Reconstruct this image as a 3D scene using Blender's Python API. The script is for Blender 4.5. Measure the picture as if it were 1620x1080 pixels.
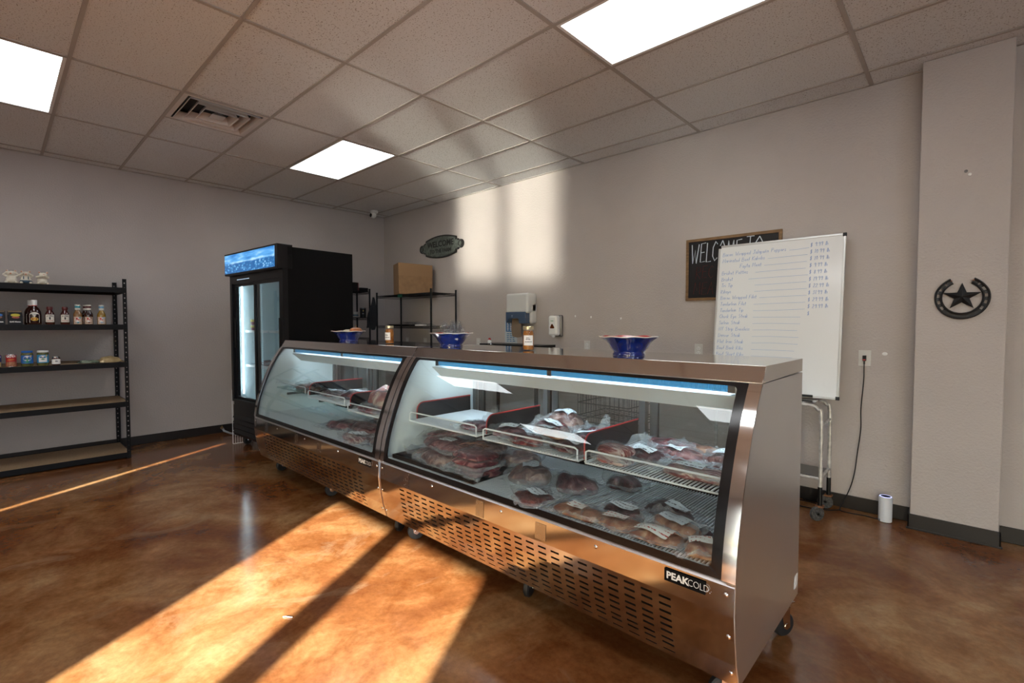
import bpy, bmesh, math, random
from mathutils import Vector, noise, Matrix
random.seed(7)
for o in list(bpy.data.objects):
    bpy.data.objects.remove(o)
SC = bpy.context.scene
COL = SC.collection
PI = math.pi

# ------------------------------------------------------------------ camera
cd = bpy.data.cameras.new('camera')
cam = bpy.data.objects.new('camera', cd)
COL.objects.link(cam)
cam.location = (6.7807, -4.2761, 1.36)
cam.rotation_euler = (PI / 2 - 0.0360, 0, 2.3221 - PI / 2)
cd.sensor_width = 36
cd.lens = 765.71 / 1620 * 36
cd.clip_start = 0.02
cd.clip_end = 200
SC.camera = cam

# ------------------------------------------------------------------ sky, sun, exposure
SC.view_settings.view_transform = 'Standard'
SC.view_settings.look = 'None'
SC.view_settings.gamma = 1
SC.view_settings.use_curve_mapping = False
SC.view_settings.exposure = 0.14
SC.cycles.use_denoising = True
SC.cycles.max_bounces = 9
SC.cycles.transparent_max_bounces = 24
SC.cycles.sample_clamp_indirect = 12
SC.cycles.blur_glossy = 0.0
w = bpy.data.worlds.new('sky')
SC.world = w
w.use_nodes = True
nt = w.node_tree
sky = nt.nodes.new('ShaderNodeTexSky')
sky.sky_type = 'NISHITA'
sky.sun_disc = False
sky.sun_elevation = math.radians(20)
sky.sun_rotation = math.radians(150)
nt.links.new(sky.outputs[0], nt.nodes['Background'].inputs[0])
nt.nodes['Background'].inputs[1].default_value = 0.55

SUN_S = 0.42            # fall of the sunbeam per metre of y
sd = Vector((-0.577, 1.0, -SUN_S)).normalized()
sl = bpy.data.lights.new('sun', 'SUN')
sl.energy = 52.0
sl.color = (1.0, 0.95, 0.87)
sl.angle = math.radians(0.45)
so = bpy.data.objects.new('sun', sl)
COL.objects.link(so)
so.location = (12, -16, 9)
so.rotation_euler = sd.to_track_quat('-Z', 'Y').to_euler()

# added area lamp outside the doors, standing in for sunlight bounced off the floor
gd = Vector((-0.581, 1.0, 0.18)).normalized()
ga = bpy.data.lights.new('added_bounce_lamp', 'AREA')
ga.shape = 'RECTANGLE'
ga.size = 1.50
ga.size_y = 1.45
ga.spread = math.radians(2.4)
ga.energy = 14
ga.color = (1.0, 0.90, 0.78)
go = bpy.data.objects.new('added_bounce_lamp', ga)
COL.objects.link(go)
go.location = Vector((7.9, -9.06, 1.02)) - gd * 1.2
go.rotation_euler = gd.to_track_quat('-Z', 'Y').to_euler()

PANEL_EMIT = 6.5        # ceiling light diffusers

# ------------------------------------------------------------------ materials
MATS = {}


def mat(name, col=(.5, .5, .5), rough=.5, metal=0.0, spec=.5, coat=0.0, coat_r=.05, emit=None, es=1.0,
        vary=0.0, vscale=8.0, vcol=None, bump=0.0, bscale=60.0, stretch=None, alpha=1.0, detail=4.0, rvary=0.0,
        sheen=0.0, trans=0.0):
    if name in MATS:
        return MATS[name]
    m = bpy.data.materials.new(name)
    m.use_nodes = True
    n = m.node_tree
    b = n.nodes['Principled BSDF']
    b.inputs['Base Color'].default_value = (*col, 1)
    b.inputs['Roughness'].default_value = rough
    b.inputs['Metallic'].default_value = metal
    b.inputs['Specular IOR Level'].default_value = spec
    b.inputs['Coat Weight'].default_value = coat
    b.inputs['Coat Roughness'].default_value = coat_r
    b.inputs['Alpha'].default_value = alpha
    b.inputs['Transmission Weight'].default_value = trans
    if emit:
        b.inputs['Emission Color'].default_value = (*emit, 1)
        b.inputs['Emission Strength'].default_value = es
    if vary or bump or rvary:
        tc = n.nodes.new('ShaderNodeTexCoord')
        mp = n.nodes.new('ShaderNodeMapping')
        if stretch:
            mp.inputs['Scale'].default_value = stretch
        n.links.new(tc.outputs['Object'], mp.inputs[0])
    if vary or rvary:
        nz = n.nodes.new('ShaderNodeTexNoise')
        nz.inputs['Scale'].default_value = vscale
        nz.inputs['Detail'].default_value = detail
        n.links.new(mp.outputs[0], nz.inputs[0])
        if vary:
            cr = n.nodes.new('ShaderNodeValToRGB')
            cr.color_ramp.elements[0].position = .32
            cr.color_ramp.elements[1].position = .68
            c2 = vcol if vcol else tuple(min(1, c * (1 + vary)) for c in col)
            c1 = col if vcol else tuple(c * (1 - vary) for c in col)
            cr.color_ramp.elements[0].color = (*c1, 1)
            cr.color_ramp.elements[1].color = (*c2, 1)
            n.links.new(nz.outputs[0], cr.inputs[0])
            n.links.new(cr.outputs[0], b.inputs['Base Color'])
        if rvary:
            mr = n.nodes.new('ShaderNodeMapRange')
            mr.inputs['To Min'].default_value = max(0, rough - rvary)
            mr.inputs['To Max'].default_value = rough + rvary
            n.links.new(nz.outputs[0], mr.inputs[0])
            n.links.new(mr.outputs[0], b.inputs['Roughness'])
    if bump:
        nb = n.nodes.new('ShaderNodeTexNoise')
        nb.inputs['Scale'].default_value = bscale
        nb.inputs['Detail'].default_value = 3
        n.links.new(mp.outputs[0], nb.inputs[0])
        bp = n.nodes.new('ShaderNodeBump')
        bp.inputs['Strength'].default_value = bump
        bp.inputs['Distance'].default_value = .01
        n.links.new(nb.outputs[0], bp.inputs['Height'])
        n.links.new(bp.outputs[0], b.inputs['Normal'])
    MATS[name] = m
    return m


def glassy(name, tint=(.97, .99, .98), ior=1.5, rough=0.0, diffuse=0.0, dcol=(.8, .85, .87), bump=0.0, refl=1.0):
    """thin clear sheet: see-through with fresnel reflection"""
    m = bpy.data.materials.new(name)
    m.use_nodes = True
    n = m.node_tree
    n.nodes.remove(n.nodes['Principled BSDF'])
    out = n.nodes['Material Output']
    tr = n.nodes.new('ShaderNodeBsdfTransparent')
    tr.inputs[0].default_value = (*tint, 1)
    gl = n.nodes.new('ShaderNodeBsdfGlossy')
    gl.inputs['Roughness'].default_value = rough
    fr = n.nodes.new('ShaderNodeFresnel')
    ge = n.nodes.new('ShaderNodeNewGeometry')
    mr = n.nodes.new('ShaderNodeMapRange')
    mr.inputs['To Min'].default_value = ior
    mr.inputs['To Max'].default_value = 1 / ior
    n.links.new(ge.outputs['Backfacing'], mr.inputs[0])
    n.links.new(mr.outputs[0], fr.inputs[0])
    mx = n.nodes.new('ShaderNodeMixShader')
    src = fr.outputs[0]
    if refl != 1.0:
        mm = n.nodes.new('ShaderNodeMath')
        mm.operation = 'MULTIPLY'
        mm.use_clamp = True
        mm.inputs[1].default_value = refl
        n.links.new(src, mm.inputs[0])
        src = mm.outputs[0]
    n.links.new(src, mx.inputs[0])
    base = tr.outputs[0]
    if diffuse:
        df = n.nodes.new('ShaderNodeBsdfDiffuse')
        df.inputs[0].default_value = (*dcol, 1)
        m2 = n.nodes.new('ShaderNodeMixShader')
        m2.inputs[0].default_value = diffuse
        n.links.new(tr.outputs[0], m2.inputs[1])
        n.links.new(df.outputs[0], m2.inputs[2])
        base = m2.outputs[0]
    n.links.new(base, mx.inputs[1])
    n.links.new(gl.outputs[0], mx.inputs[2])
    n.links.new(mx.outputs[0], out.inputs[0])
    if bump:
        tc = n.nodes.new('ShaderNodeTexCoord')
        nb = n.nodes.new('ShaderNodeTexNoise')
        nb.inputs['Scale'].default_value = 35
        nb.inputs['Detail'].default_value = 2
        n.links.new(tc.outputs['Object'], nb.inputs[0])
        bp = n.nodes.new('ShaderNodeBump')
        bp.inputs['Strength'].default_value = bump
        bp.inputs['Distance'].default_value = .02
        n.links.new(nb.outputs[0], bp.inputs['Height'])
        n.links.new(bp.outputs[0], gl.inputs['Normal'])
        n.links.new(bp.outputs[0], fr.inputs['Normal'])
    MATS[name] = m
    return m


def floor_material():
    m = bpy.data.materials.new('stained_concrete')
    m.use_nodes = True
    n = m.node_tree
    b = n.nodes['Principled BSDF']
    tc = n.nodes.new('ShaderNodeTexCoord')

    def nz(scale, detail, dist, rough=.6, st=None):
        x = n.nodes.new('ShaderNodeTexNoise')
        x.inputs['Scale'].default_value = scale
        x.inputs['Detail'].default_value = detail
        x.inputs['Distortion'].default_value = dist
        x.inputs['Roughness'].default_value = rough
        mp = n.nodes.new('ShaderNodeMapping')
        if st:
            mp.inputs['Scale'].default_value = st
        n.links.new(tc.outputs['Object'], mp.inputs[0])
        n.links.new(mp.outputs[0], x.inputs[0])
        return x.outputs[0]

    def ramp(src, stops):
        r = n.nodes.new('ShaderNodeValToRGB')
        e = r.color_ramp.elements
        while len(e) < len(stops):
            e.new(.5)
        for i, (p, c) in enumerate(stops):
            e[i].position = p
            e[i].color = (*c, 1)
        n.links.new(src, r.inputs[0])
        return r.outputs[0]

    def mix(f, a, c, mode='MIX'):
        x = n.nodes.new('ShaderNodeMix')
        x.data_type = 'RGBA'
        x.blend_type = mode
        if isinstance(f, float):
            x.inputs[0].default_value = f
        else:
            n.links.new(f, x.inputs[0])
        n.links.new(a, x.inputs[6])
        if isinstance(c, tuple):
            x.inputs[7].default_value = (*c, 1)
        else:
            n.links.new(c, x.inputs[7])
        return x.outputs[2]
    big = ramp(nz(1.1, 6, .9, .62), [(.30, (.112, .034, .011)), (.45, (.180, .064, .020)), (.56, (.255, .118, .044)), (.70, (.34, .20, .095))])
    mid = ramp(nz(4.5, 8, .6, .68), [(.28, (.70, .55, .42)), (.5, (1.0, 1.0, 1.0)), (.72, (1.30, 1.36, 1.45))])
    c = mix(1.0, big, mid, 'MULTIPLY')
    fine = ramp(nz(38, 6, .2, .7), [(.3, (.80, .78, .75)), (.7, (1.14, 1.15, 1.17))])
    c = mix(1.0, c, fine, 'MULTIPLY')
    cloud = ramp(nz(2.3, 7, 1.4, .7, (1, .55, 1)), [(.56, (0, 0, 0)), (.74, (1, 1, 1))])
    sep = n.nodes.new('ShaderNodeMath')
    sep.operation = 'MULTIPLY'
    sep.inputs[1].default_value = .45
    n.links.new(cloud, sep.inputs[0])
    c = mix(sep.outputs[0], c, (.38, .26, .15))
    n.links.new(c, b.inputs['Base Color'])
    rr = n.nodes.new('ShaderNodeMapRange')
    rr.inputs['To Min'].default_value = .11
    rr.inputs['To Max'].default_value = .20
    n.links.new(nz(9, 6, .3), rr.inputs[0])
    n.links.new(rr.outputs[0], b.inputs['Roughness'])
    b.inputs['Specular IOR Level'].default_value = .34
    bp = n.nodes.new('ShaderNodeBump')
    bp.inputs['Strength'].default_value = .06
    bp.inputs['Distance'].default_value = .004
    n.links.new(nz(60, 4, 0), bp.inputs['Height'])
    n.links.new(bp.outputs[0], b.inputs['Normal'])
    return m


def tile_material():
    m = bpy.data.materials.new('acoustic_tile')
    m.use_nodes = True
    n = m.node_tree
    b = n.nodes['Principled BSDF']
    b.inputs['Roughness'].default_value = .95
    b.inputs['Specular IOR Level'].default_value = .1
    tc = n.nodes.new('ShaderNodeTexCoord')
    v = n.nodes.new('ShaderNodeTexNoise')
    v.inputs['Scale'].default_value = 120
    v.inputs['Detail'].default_value = 2.5
    n.links.new(tc.outputs['Object'], v.inputs[0])
    r = n.nodes.new('ShaderNodeValToRGB')
    e = r.color_ramp.elements
    e[0].position = .335
    e[0].color = (.30, .27, .245, 1)
    e[1].position = .40
    e[1].color = (.70, .70, .70, 1)
    n.links.new(v.outputs[0], r.inputs[0])
    n.links.new(r.outputs[0], b.inputs['Base Color'])
    bp = n.nodes.new('ShaderNodeBump')
    bp.inputs['Strength'].default_value = .35
    bp.inputs['Distance'].default_value = .003
    n.links.new(v.outputs[0], bp.inputs['Height'])
    n.links.new(bp.outputs[0], b.inputs['Normal'])
    return m


def meat_material(name, c1, c2, fat, fat_amt=.56, scale=14, stretch=(1, 1, 1)):
    m = bpy.data.materials.new(name)
    m.use_nodes = True
    n = m.node_tree
    b = n.nodes['Principled BSDF']
    b.inputs['Roughness'].default_value = .32
    tc = n.nodes.new('ShaderNodeTexCoord')
    mp = n.nodes.new('ShaderNodeMapping')
    mp.inputs['Scale'].default_value = stretch
    n.links.new(tc.outputs['Object'], mp.inputs[0])
    a = n.nodes.new('ShaderNodeTexNoise')
    a.inputs['Scale'].default_value = scale
    a.inputs['Detail'].default_value = 5
    a.inputs['Distortion'].default_value = 1.2
    n.links.new(mp.outputs[0], a.inputs[0])
    r = n.nodes.new('ShaderNodeValToRGB')
    e = r.color_ramp.elements
    e.new(.5)
    for i, (p, c) in enumerate([(.36, c1), (.50, c2), (fat_amt + .05, fat)]):
        e[i].position = p
        e[i].color = (*c, 1)
    n.links.new(a.outputs[0], r.inputs[0])
    n.links.new(r.outputs[0], b.inputs['Base Color'])
    bp = n.nodes.new('ShaderNodeBump')
    bp.inputs['Strength'].default_value = 1.0
    bp.inputs['Distance'].default_value = .012
    n.links.new(a.outputs[0], bp.inputs['Height'])
    n.links.new(bp.outputs[0], b.inputs['Normal'])
    MATS[name] = m
    return m


def label_material(name, ink, paper=(.72, .77, .80)):
    """paper sticker with rows of small unreadable print"""
    m = bpy.data.materials.new(name)
    m.use_nodes = True
    n = m.node_tree
    b = n.nodes['Principled BSDF']
    b.inputs['Roughness'].default_value = .45
    tc = n.nodes.new('ShaderNodeTexCoord')
    wv = n.nodes.new('ShaderNodeTexWave')
    wv.bands_direction = 'Y'
    wv.inputs['Scale'].default_value = 14
    n.links.new(tc.outputs['Object'], wv.inputs[0])
    mp = n.nodes.new('ShaderNodeMapping')
    mp.inputs['Scale'].default_value = (1, .3, 1)
    n.links.new(tc.outputs['Object'], mp.inputs[0])
    nz = n.nodes.new('ShaderNodeTexNoise')
    nz.inputs['Scale'].default_value = 160
    n.links.new(mp.outputs[0], nz.inputs[0])
    a = n.nodes.new('ShaderNodeMath')
    a.operation = 'GREATER_THAN'
    a.inputs[1].default_value = .82
    n.links.new(wv.outputs[1], a.inputs[0])
    c = n.nodes.new('ShaderNodeMath')
    c.operation = 'GREATER_THAN'
    c.inputs[1].default_value = .50
    n.links.new(nz.outputs[0], c.inputs[0])
    d = n.nodes.new('ShaderNodeMath')
    d.operation = 'MULTIPLY'
    n.links.new(a.outputs[0], d.inputs[0])
    n.links.new(c.outputs[0], d.inputs[1])
    x = n.nodes.new('ShaderNodeMix')
    x.data_type = 'RGBA'
    n.links.new(d.outputs[0], x.inputs[0])
    x.inputs[6].default_value = (*paper, 1)
    x.inputs[7].default_value = (*ink, 1)
    n.links.new(x.outputs[2], b.inputs['Base Color'])
    MATS[name] = m
    return m


M_FLOOR = floor_material()
M_TILE = tile_material()
M_WALL = mat('wall_paint', (.465, .425, .405), .55, spec=.4, bump=.35, bscale=70, vary=.04, vscale=1.5)
M_GRID = mat('ceiling_grid_paint', (.40, .365, .335), .6)
M_BASE = mat('black_vinyl', (.018, .015, .014), .35, spec=.5)
M_STEEL = mat('brushed_steel', (.56, .545, .535), .10, 1.0, rvary=.03, vscale=3)
M_STEELSIDE = mat('brushed_steel_side', (.74, .745, .75), .36, 1.0, rvary=.06, vscale=2)
M_STEELTOP = mat('polished_steel', (.60, .585, .57), .085, 1.0, rvary=.03, vscale=5)
M_TRIM = mat('mirror_steel', (.72, .70, .68), .09, 1.0)
M_CHROME = mat('chrome', (.75, .76, .78), .12, 1.0)
M_BLACK = mat('black_plastic', (.005, .005, .006), .38, spec=.3)
M_BLACKMATTE = mat('black_matte', (.003, .003, .0033), .75, spec=.12)
M_BEZEL = mat('black_bezel', (.005, .005, .006), .18)
M_RUBBER = mat('black_rubber', (.012, .013, .015), .5)
M_LINER = mat('white_liner', (.74, .80, .82), .35)
M_WHITE = mat('white_plastic', (.78, .79, .78), .28)
M_WIRE = mat('white_wire', (.80, .83, .86), .3)
M_GLASS = glassy('case_glass', (.93, .97, .975), refl=1.25)
M_BACKGLASS = glassy('back_glass', (.82, .86, .86))
M_FILM = glassy('plastic_film', (.95, .96, .97), 1.42, .06, diffuse=.012, dcol=(.70, .74, .77), bump=.5)
M_FILM2 = glassy('cloudy_film', (.93, .94, .95), 1.42, .08, diffuse=.06, dcol=(.62, .64, .66), bump=.5)
M_FILM3 = glassy('bag_edge_film', (.90, .92, .94), 1.5, .08, diffuse=.24, dcol=(.66, .70, .73), bump=.4)
M_DARKIN = mat('dark_interior', (.012, .012, .012), .6)
M_GREYMET = mat('grey_metal', (.20, .20, .20), .35, .8)
M_TAPE = mat('tape_residue', (.50, .485, .475), .24, 1.0, rvary=.10, vscale=90)

# ------------------------------------------------------------------ mesh builder
ORG = {}


class MB:
    def __init__(s):
        s.v, s.f, s.m, s.cur = [], [], [], 0

    def add(s, vs, fs):
        k = len(s.v)
        s.v += [tuple(p) for p in vs]
        s.f += [tuple(i + k for i in f) for f in fs]
        s.m += [s.cur] * len(fs)
        return s

    def box(s, x0, x1, y0, y1, z0, z1):
        return s.add([(x0, y0, z0), (x1, y0, z0), (x1, y1, z0), (x0, y1, z0), (x0, y0, z1), (x1, y0, z1), (x1, y1, z1), (x0, y1, z1)],
                     [(0, 3, 2, 1), (4, 5, 6, 7), (0, 1, 5, 4), (1, 2, 6, 5), (2, 3, 7, 6), (3, 0, 4, 7)])

    def tube(s, pts, r, n=8, cap=True):
        pts = [Vector(p) for p in pts]
        rs = r if isinstance(r, (list, tuple)) else [r] * len(pts)
        vs, up = [], None
        for i, p in enumerate(pts):
            t = (pts[min(i + 1, len(pts) - 1)] - pts[max(i - 1, 0)]).normalized()
            if up is None:
                a = Vector((0, 0, 1)) if abs(t.z) < .9 else Vector((1, 0, 0))
                up = (a - t * a.dot(t)).normalized()
            else:
                up = (up - t * up.dot(t))
                up = up.normalized() if up.length > 1e-6 else Vector((1, 0, 0))
            q = t.cross(up)
            for k in range(n):
                th = 2 * PI * (k + .5) / n
                vs.append(p + (up * math.cos(th) + q * math.sin(th)) * rs[i])
        fs = [(i * n + k, i * n + (k + 1) % n, (i + 1) * n + (k + 1) % n, (i + 1) * n + k) for i in range(len(pts) - 1) for k in range(n)]
        if cap:
            fs.append(tuple(range(n))[::-1])
            fs.append(tuple((len(pts) - 1) * n + k for k in range(n)))
        return s.add(vs, fs)

    def lathe(s, prof, c=(0, 0, 0), n=24, cap=True, axis='z', wob=None):
        vs = []
        for r, h in prof:
            for k in range(n):
                th = 2 * PI * k / n
                rr = r * (wob(th, r, h)[0] if wob else 1)
                hh = h + (wob(th, r, h)[1] if wob else 0)
                a, b = rr * math.cos(th), rr * math.sin(th)
                p = {'z': (a, b, hh), 'x': (hh, a, b), 'y': (b, hh, a)}[axis]
                vs.append((p[0] + c[0], p[1] + c[1], p[2] + c[2]))
        L = len(prof)
        fs = [(i * n + k, i * n + (k + 1) % n, (i + 1) * n + (k + 1) % n, (i + 1) * n + k) for i in range(L - 1) for k in range(n)]
        if cap:
            fs.append(tuple(range(n))[::-1])
            fs.append(tuple((L - 1) * n + k for k in range(n)))
        return s.add(vs, fs)

    def prism(s, poly, f0, f1):
        """poly: 2d points, f0/f1 map a 2d point to each of the two end faces"""
        n = len(poly)
        vs = [f0(*p) for p in poly] + [f1(*p) for p in poly]
        fs = [tuple(range(n))[::-1], tuple(range(n, 2 * n))] + [(k, (k + 1) % n, n + (k + 1) % n, n + k) for k in range(n)]
        return s.add(vs, fs)

    def grid(s, nu, nv, f, skip=None):
        vs = [f(i, j) for j in range(nv + 1) for i in range(nu + 1)]
        fs = [(j * (nu + 1) + i, j * (nu + 1) + i + 1, (j + 1) * (nu + 1) + i + 1, (j + 1) * (nu + 1) + i)
              for j in range(nv) for i in range(nu) if not (skip and skip(i, j))]
        return s.add(vs, fs)

    def ball(s, c, r, n=16, m=10):
        r = r if isinstance(r, (list, tuple)) else (r, r, r)
        vs = [(c[0], c[1], c[2] - r[2])]
        for j in range(1, m):
            a = PI * j / m
            for k in range(n):
                t = 2 * PI * k / n
                vs.append((c[0] + r[0] * math.sin(a) * math.cos(t), c[1] + r[1] * math.sin(a) * math.sin(t), c[2] - r[2] * math.cos(a)))
        vs.append((c[0], c[1], c[2] + r[2]))
        fs = [(0, 1 + (k + 1) % n, 1 + k) for k in range(n)]
        for j in range(m - 2):
            fs += [(1 + j * n + k, 1 + j * n + (k + 1) % n, 1 + (j + 1) * n + (k + 1) % n, 1 + (j + 1) * n + k) for k in range(n)]
        e = len(vs) - 1
        fs += [(e, 1 + (m - 2) * n + k, 1 + (m - 2) * n + (k + 1) % n) for k in range(n)]
        return s.add(vs, fs)

    def text(s, txt, size, fmap, align='CENTER', weight=0.0, spacing=1.0):
        c = bpy.data.curves.new('t', 'FONT')
        c.body = txt
        c.size = size
        c.align_x = align
        c.align_y = 'CENTER'
        c.offset = weight
        c.space_character = spacing
        c.resolution_u = 2
        o = bpy.data.objects.new('t', c)
        COL.objects.link(o)
        me = bpy.data.meshes.new_from_object(o.evaluated_get(bpy.context.evaluated_depsgraph_get()))
        s.add([fmap(v.co.x, v.co.y) for v in me.vertices], [tuple(p.vertices) for p in me.polygons])
        bpy.data.objects.remove(o)
        bpy.data.curves.remove(c)
        bpy.data.meshes.remove(me)
        return s

    def build(s, name, m, parent=None, org=None, angle=35, bevel=0, flat=False, recalc=True, solid=0, seg=2):
        if parent is not None:
            org = ORG[parent]
        elif org is None:
            xs, ys, zs = zip(*s.v)
            org = ((min(xs) + max(xs)) / 2, (min(ys) + max(ys)) / 2, min(zs))
        me = bpy.data.meshes.new(name)
        me.from_pydata([(p[0] - org[0], p[1] - org[1], p[2] - org[2]) for p in s.v], [], s.f)
        for x in (m if isinstance(m, (list, tuple)) else [m]):
            me.materials.append(x)
        me.polygons.foreach_set('material_index', s.m)
        if recalc:
            b = bmesh.new()
            b.from_mesh(me)
            bmesh.ops.recalc_face_normals(b, faces=b.faces)
            b.to_mesh(me)
            b.free()
        if not flat:
            me.shade_smooth()
            me.set_sharp_from_angle(angle=math.radians(angle))
        o = bpy.data.objects.new(name, me)
        COL.objects.link(o)
        if parent is not None:
            o.parent = parent
        else:
            o.location = org
        ORG[o] = org
        if solid:
            md = o.modifiers.new('thickness', 'SOLIDIFY')
            md.thickness = solid
            md.offset = -1
            es_ = o.modifiers.new('crisp', 'EDGE_SPLIT')
            es_.split_angle = math.radians(max(angle, 30))
        if bevel:
            md = o.modifiers.new('bevel', 'BEVEL')
            md.width = bevel
            md.segments = seg
            md.limit_method = 'ANGLE'
            md.harden_normals = False
        return o


def tag(o, label, cat, group=None):
    o['label'] = label
    o['category'] = cat
    if group:
        o['group'] = group
    return o


def thing(name, label, cat, loc, group=None):
    o = bpy.data.objects.new(name, None)
    o.empty_display_size = .1
    COL.objects.link(o)
    o.location = loc
    ORG[o] = tuple(loc)
    return tag(o, label, cat, group)


def struct(o):
    o['kind'] = 'structure'
    return o


def dup(root, loc, rotz=None, label=None, group=None):
    r = root.copy()
    COL.objects.link(r)
    r.location = loc
    if rotz is not None:
        r.rotation_euler = (0, 0, rotz)
    if label:
        r['label'] = label
    if group:
        r['group'] = group
    for ch in list(root.children):
        c = ch.copy()
        COL.objects.link(c)
        c.parent = r
        for g in list(ch.children):
            d = g.copy()
            COL.objects.link(d)
            d.parent = c
    return r


def bx(name, m, b, parent=None, bevel=0, **k):
    return MB().box(*b).build(name, m, parent, bevel=bevel, **k)

# ------------------------------------------------------------------ the room
RX, RY, RZ = 11.2, -9.0, 3.045
GX = [i * 1.2192 - 1.0527 for i in range(0, 12)]           # ceiling grid, long spacing
GY = [-j * 0.6096 - 0.2465 for j in range(0, 16)]          # ceiling grid, short spacing
struct(bx('floor', M_FLOOR, (0, RX, RY, 0, -.1, 0)))
struct(bx('wall_left', M_WALL, (-.15, 0, RY, .15, 0, RZ + .1)))
struct(bx('wall_back', M_WALL, (0, RX, 0, .15, 0, RZ + .1)))
struct(bx('wall_right', M_WALL, (RX, RX + .15, RY, .15, 0, RZ + .1)))
struct(bx('wall_column', M_WALL, (6.545, 6.965, -.14, 0, 0, RZ), bevel=.004))
# front wall with the storefront openings
opens = [(4.365, 4.485, 0, 2.76), (7.06, 7.845, 0, 2.76), (7.955, 8.74, 0, 2.76), (9.83, 10.6, 0, 2.76)]
b = MB()
xs = [0] + [v for o_ in opens for v in o_[:2]] + [RX]
for i in range(0, len(xs), 2):
    b.box(xs[i], xs[i + 1], RY - .12, RY, 0, RZ + .1)
for x0, x1, z0, z1 in opens:
    b.box(x0, x1, RY - .12, RY, z1, RZ + .1)
struct(b.build('wall_front', M_WALL))
M_PANE = glassy('window_pane', (.93, .96, .95))
for i, (x0, x1, z0, z1) in enumerate(opens):
    struct(bx('window_%d' % (i + 1), M_PANE, (x0, x1, RY - .07, RY - .06, 0.02, z1)))
struct(bx('window_5', mat('added_fill_glow', (.8, .85, .9), .5, emit=(.62, .80, 1.0), es=3.2), (RX - .02, RX - .005, -7.6, -4.4, .9, 2.7)))  # added glowing panel for cool fill light, no window known on this wall
tw = MB()  # frame around the added glowing panel
for q in ((-7.66, -7.6, .84, 2.76), (-4.4, -4.34, .84, 2.76), (-6.03, -5.97, .9, 2.7)):
    tw.box(RX - .05, RX, q[0], q[1], q[2], q[3])
tw.box(RX - .05, RX, -7.6, -4.4, .84, .9).box(RX - .05, RX, -7.6, -4.4, 2.7, 2.76)
struct(tw.build('trim_2', M_BASE))
struct(bx('ground', mat('pavement', (.42, .40, .37), .9, vary=.1), (-20, 40, -60, RY - .12, -.16, -.02)))


def baseboard(name, b):
    struct(bx(name, M_BASE, b, bevel=.004))


baseboard('baseboard_back', (0, 6.545, -.008, 0, 0, .1))
baseboard('baseboard_left', (0, .008, RY, 0, 0, .1))
m_ = MB().box(6.535, 6.975, -.15, -.14, 0, .1).box(6.535, 6.545, -.15, 0, 0, .1).box(6.965, 6.975, -.15, 0, 0, .1)
m_.box(6.528, 6.982, -.157, -.14, 0, .012)
struct(m_.build('baseboard_column', M_BASE, bevel=.003))
baseboard('baseboard_right', (6.975, RX, -.008, 0, 0, .1))

# ceiling: tiles with openings for lamps and vent, T bars
LIGHTS = [(2, 2), (2, 6), (5, 2), (5, 6), (8, 2), (8, 6), (2, 10), (5, 10), (8, 10)]
nx = 10
tiles = MB()
xs = [0] + [x for x in GX if .02 < x < RX] + [RX]
ys = [0] + [y for y in GY if y > RY] + [RY]
vent = (1.995, 2.605, GY[5], GY[4])
for i in range(len(xs) - 1):
    for j in range(len(ys) - 1):
        x0, x1, y0, y1 = xs[i], xs[i + 1], ys[j + 1], ys[j]
        if any(abs(x0 - GX[a]) < .01 and abs(y1 - GY[c]) < .01 for a, c in LIGHTS):
            continue
        if abs(y1 - GY[4]) < .01 and x0 < 2.0 < x1:
            x1 = 1.995
        dz = random.uniform(0, .003)
        tiles.box(x0 + .003, x1 - .003, y0 + .003, y1 - .003, RZ + dz, RZ + .02)
struct(tiles.build('ceiling', M_TILE))
struct(bx('ceiling_deck', M_DARKIN, (-.15, RX + .15, RY - .12, .15, RZ + .12, RZ + .2)))
tb = MB()
for x in xs[1:-1]:
    tb.box(x - .012, x + .012, RY, 0, RZ - .006, RZ + .001)
for y in ys[1:-1]:
    tb.box(0, RX, y - .011, y + .011, RZ - .005, RZ + .001)
tb.box(0, RX, -.02, 0, RZ - .006, RZ + .001).box(0, .02, RY, 0, RZ - .006, RZ + .001)
tb.box(1.985, 2.005, GY[5], GY[4], RZ - .004, RZ + .001)
struct(tb.build('trim_1', M_GRID))

M_DIFF = mat('light_diffuser', (.9, .9, .9), .4, emit=(.95, .98, 1.0), es=PANEL_EMIT)
names = {(2, 2): 'square looking ceiling light panel above the two glass cases, furthest from the camera',
         (2, 6): 'ceiling light panel at the left edge of the photo beside the air vent',
         (5, 2): 'large ceiling light panel at the top of the photo above the near glass case'}
lroot = None
for a, c in LIGHTS:
    x0, y1 = GX[a], GY[c]
    x1, y0 = x0 + 1.2192, y1 - .6096
    lab = names.get((a, c), 'ceiling light panel in the %s row, %s column, outside the photo' % ({2: 'first', 6: 'second', 10: 'third'}[c], {2: 'left', 5: 'middle', 8: 'right'}[a]))
    if lroot is None:
        lroot = thing('ceiling_light', lab, 'light', (x0, y0, RZ), 'ceiling light panels')
        fr = MB()
        for q in ((x0 + .012, x1 - .012, y0 + .011, y0 + .03), (x0 + .012, x1 - .012, y1 - .03, y1 - .011),
                  (x0 + .012, x0 + .03, y0 + .03, y1 - .03), (x1 - .03, x1 - .012, y0 + .03, y1 - .03)):
            fr.box(*q, RZ - .004, RZ + .03)
        fr.build('frame', M_WHITE, lroot)
        bx('diffuser', M_DIFF, (x0 + .03, x1 - .03, y0 + .03, y1 - .03, RZ + .004, RZ + .012), lroot)
    else:
        dup(lroot, (x0, y0, RZ), label=lab)

# air vent
vt = thing('ceiling_vent', 'white square stepped air vent set in the ceiling, left of the far light panel', 'vent', (2.3, (vent[2] + vent[3]) / 2, RZ - .03))
cx, cy = 2.3, (vent[2] + vent[3]) / 2
hs = .2935


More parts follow.
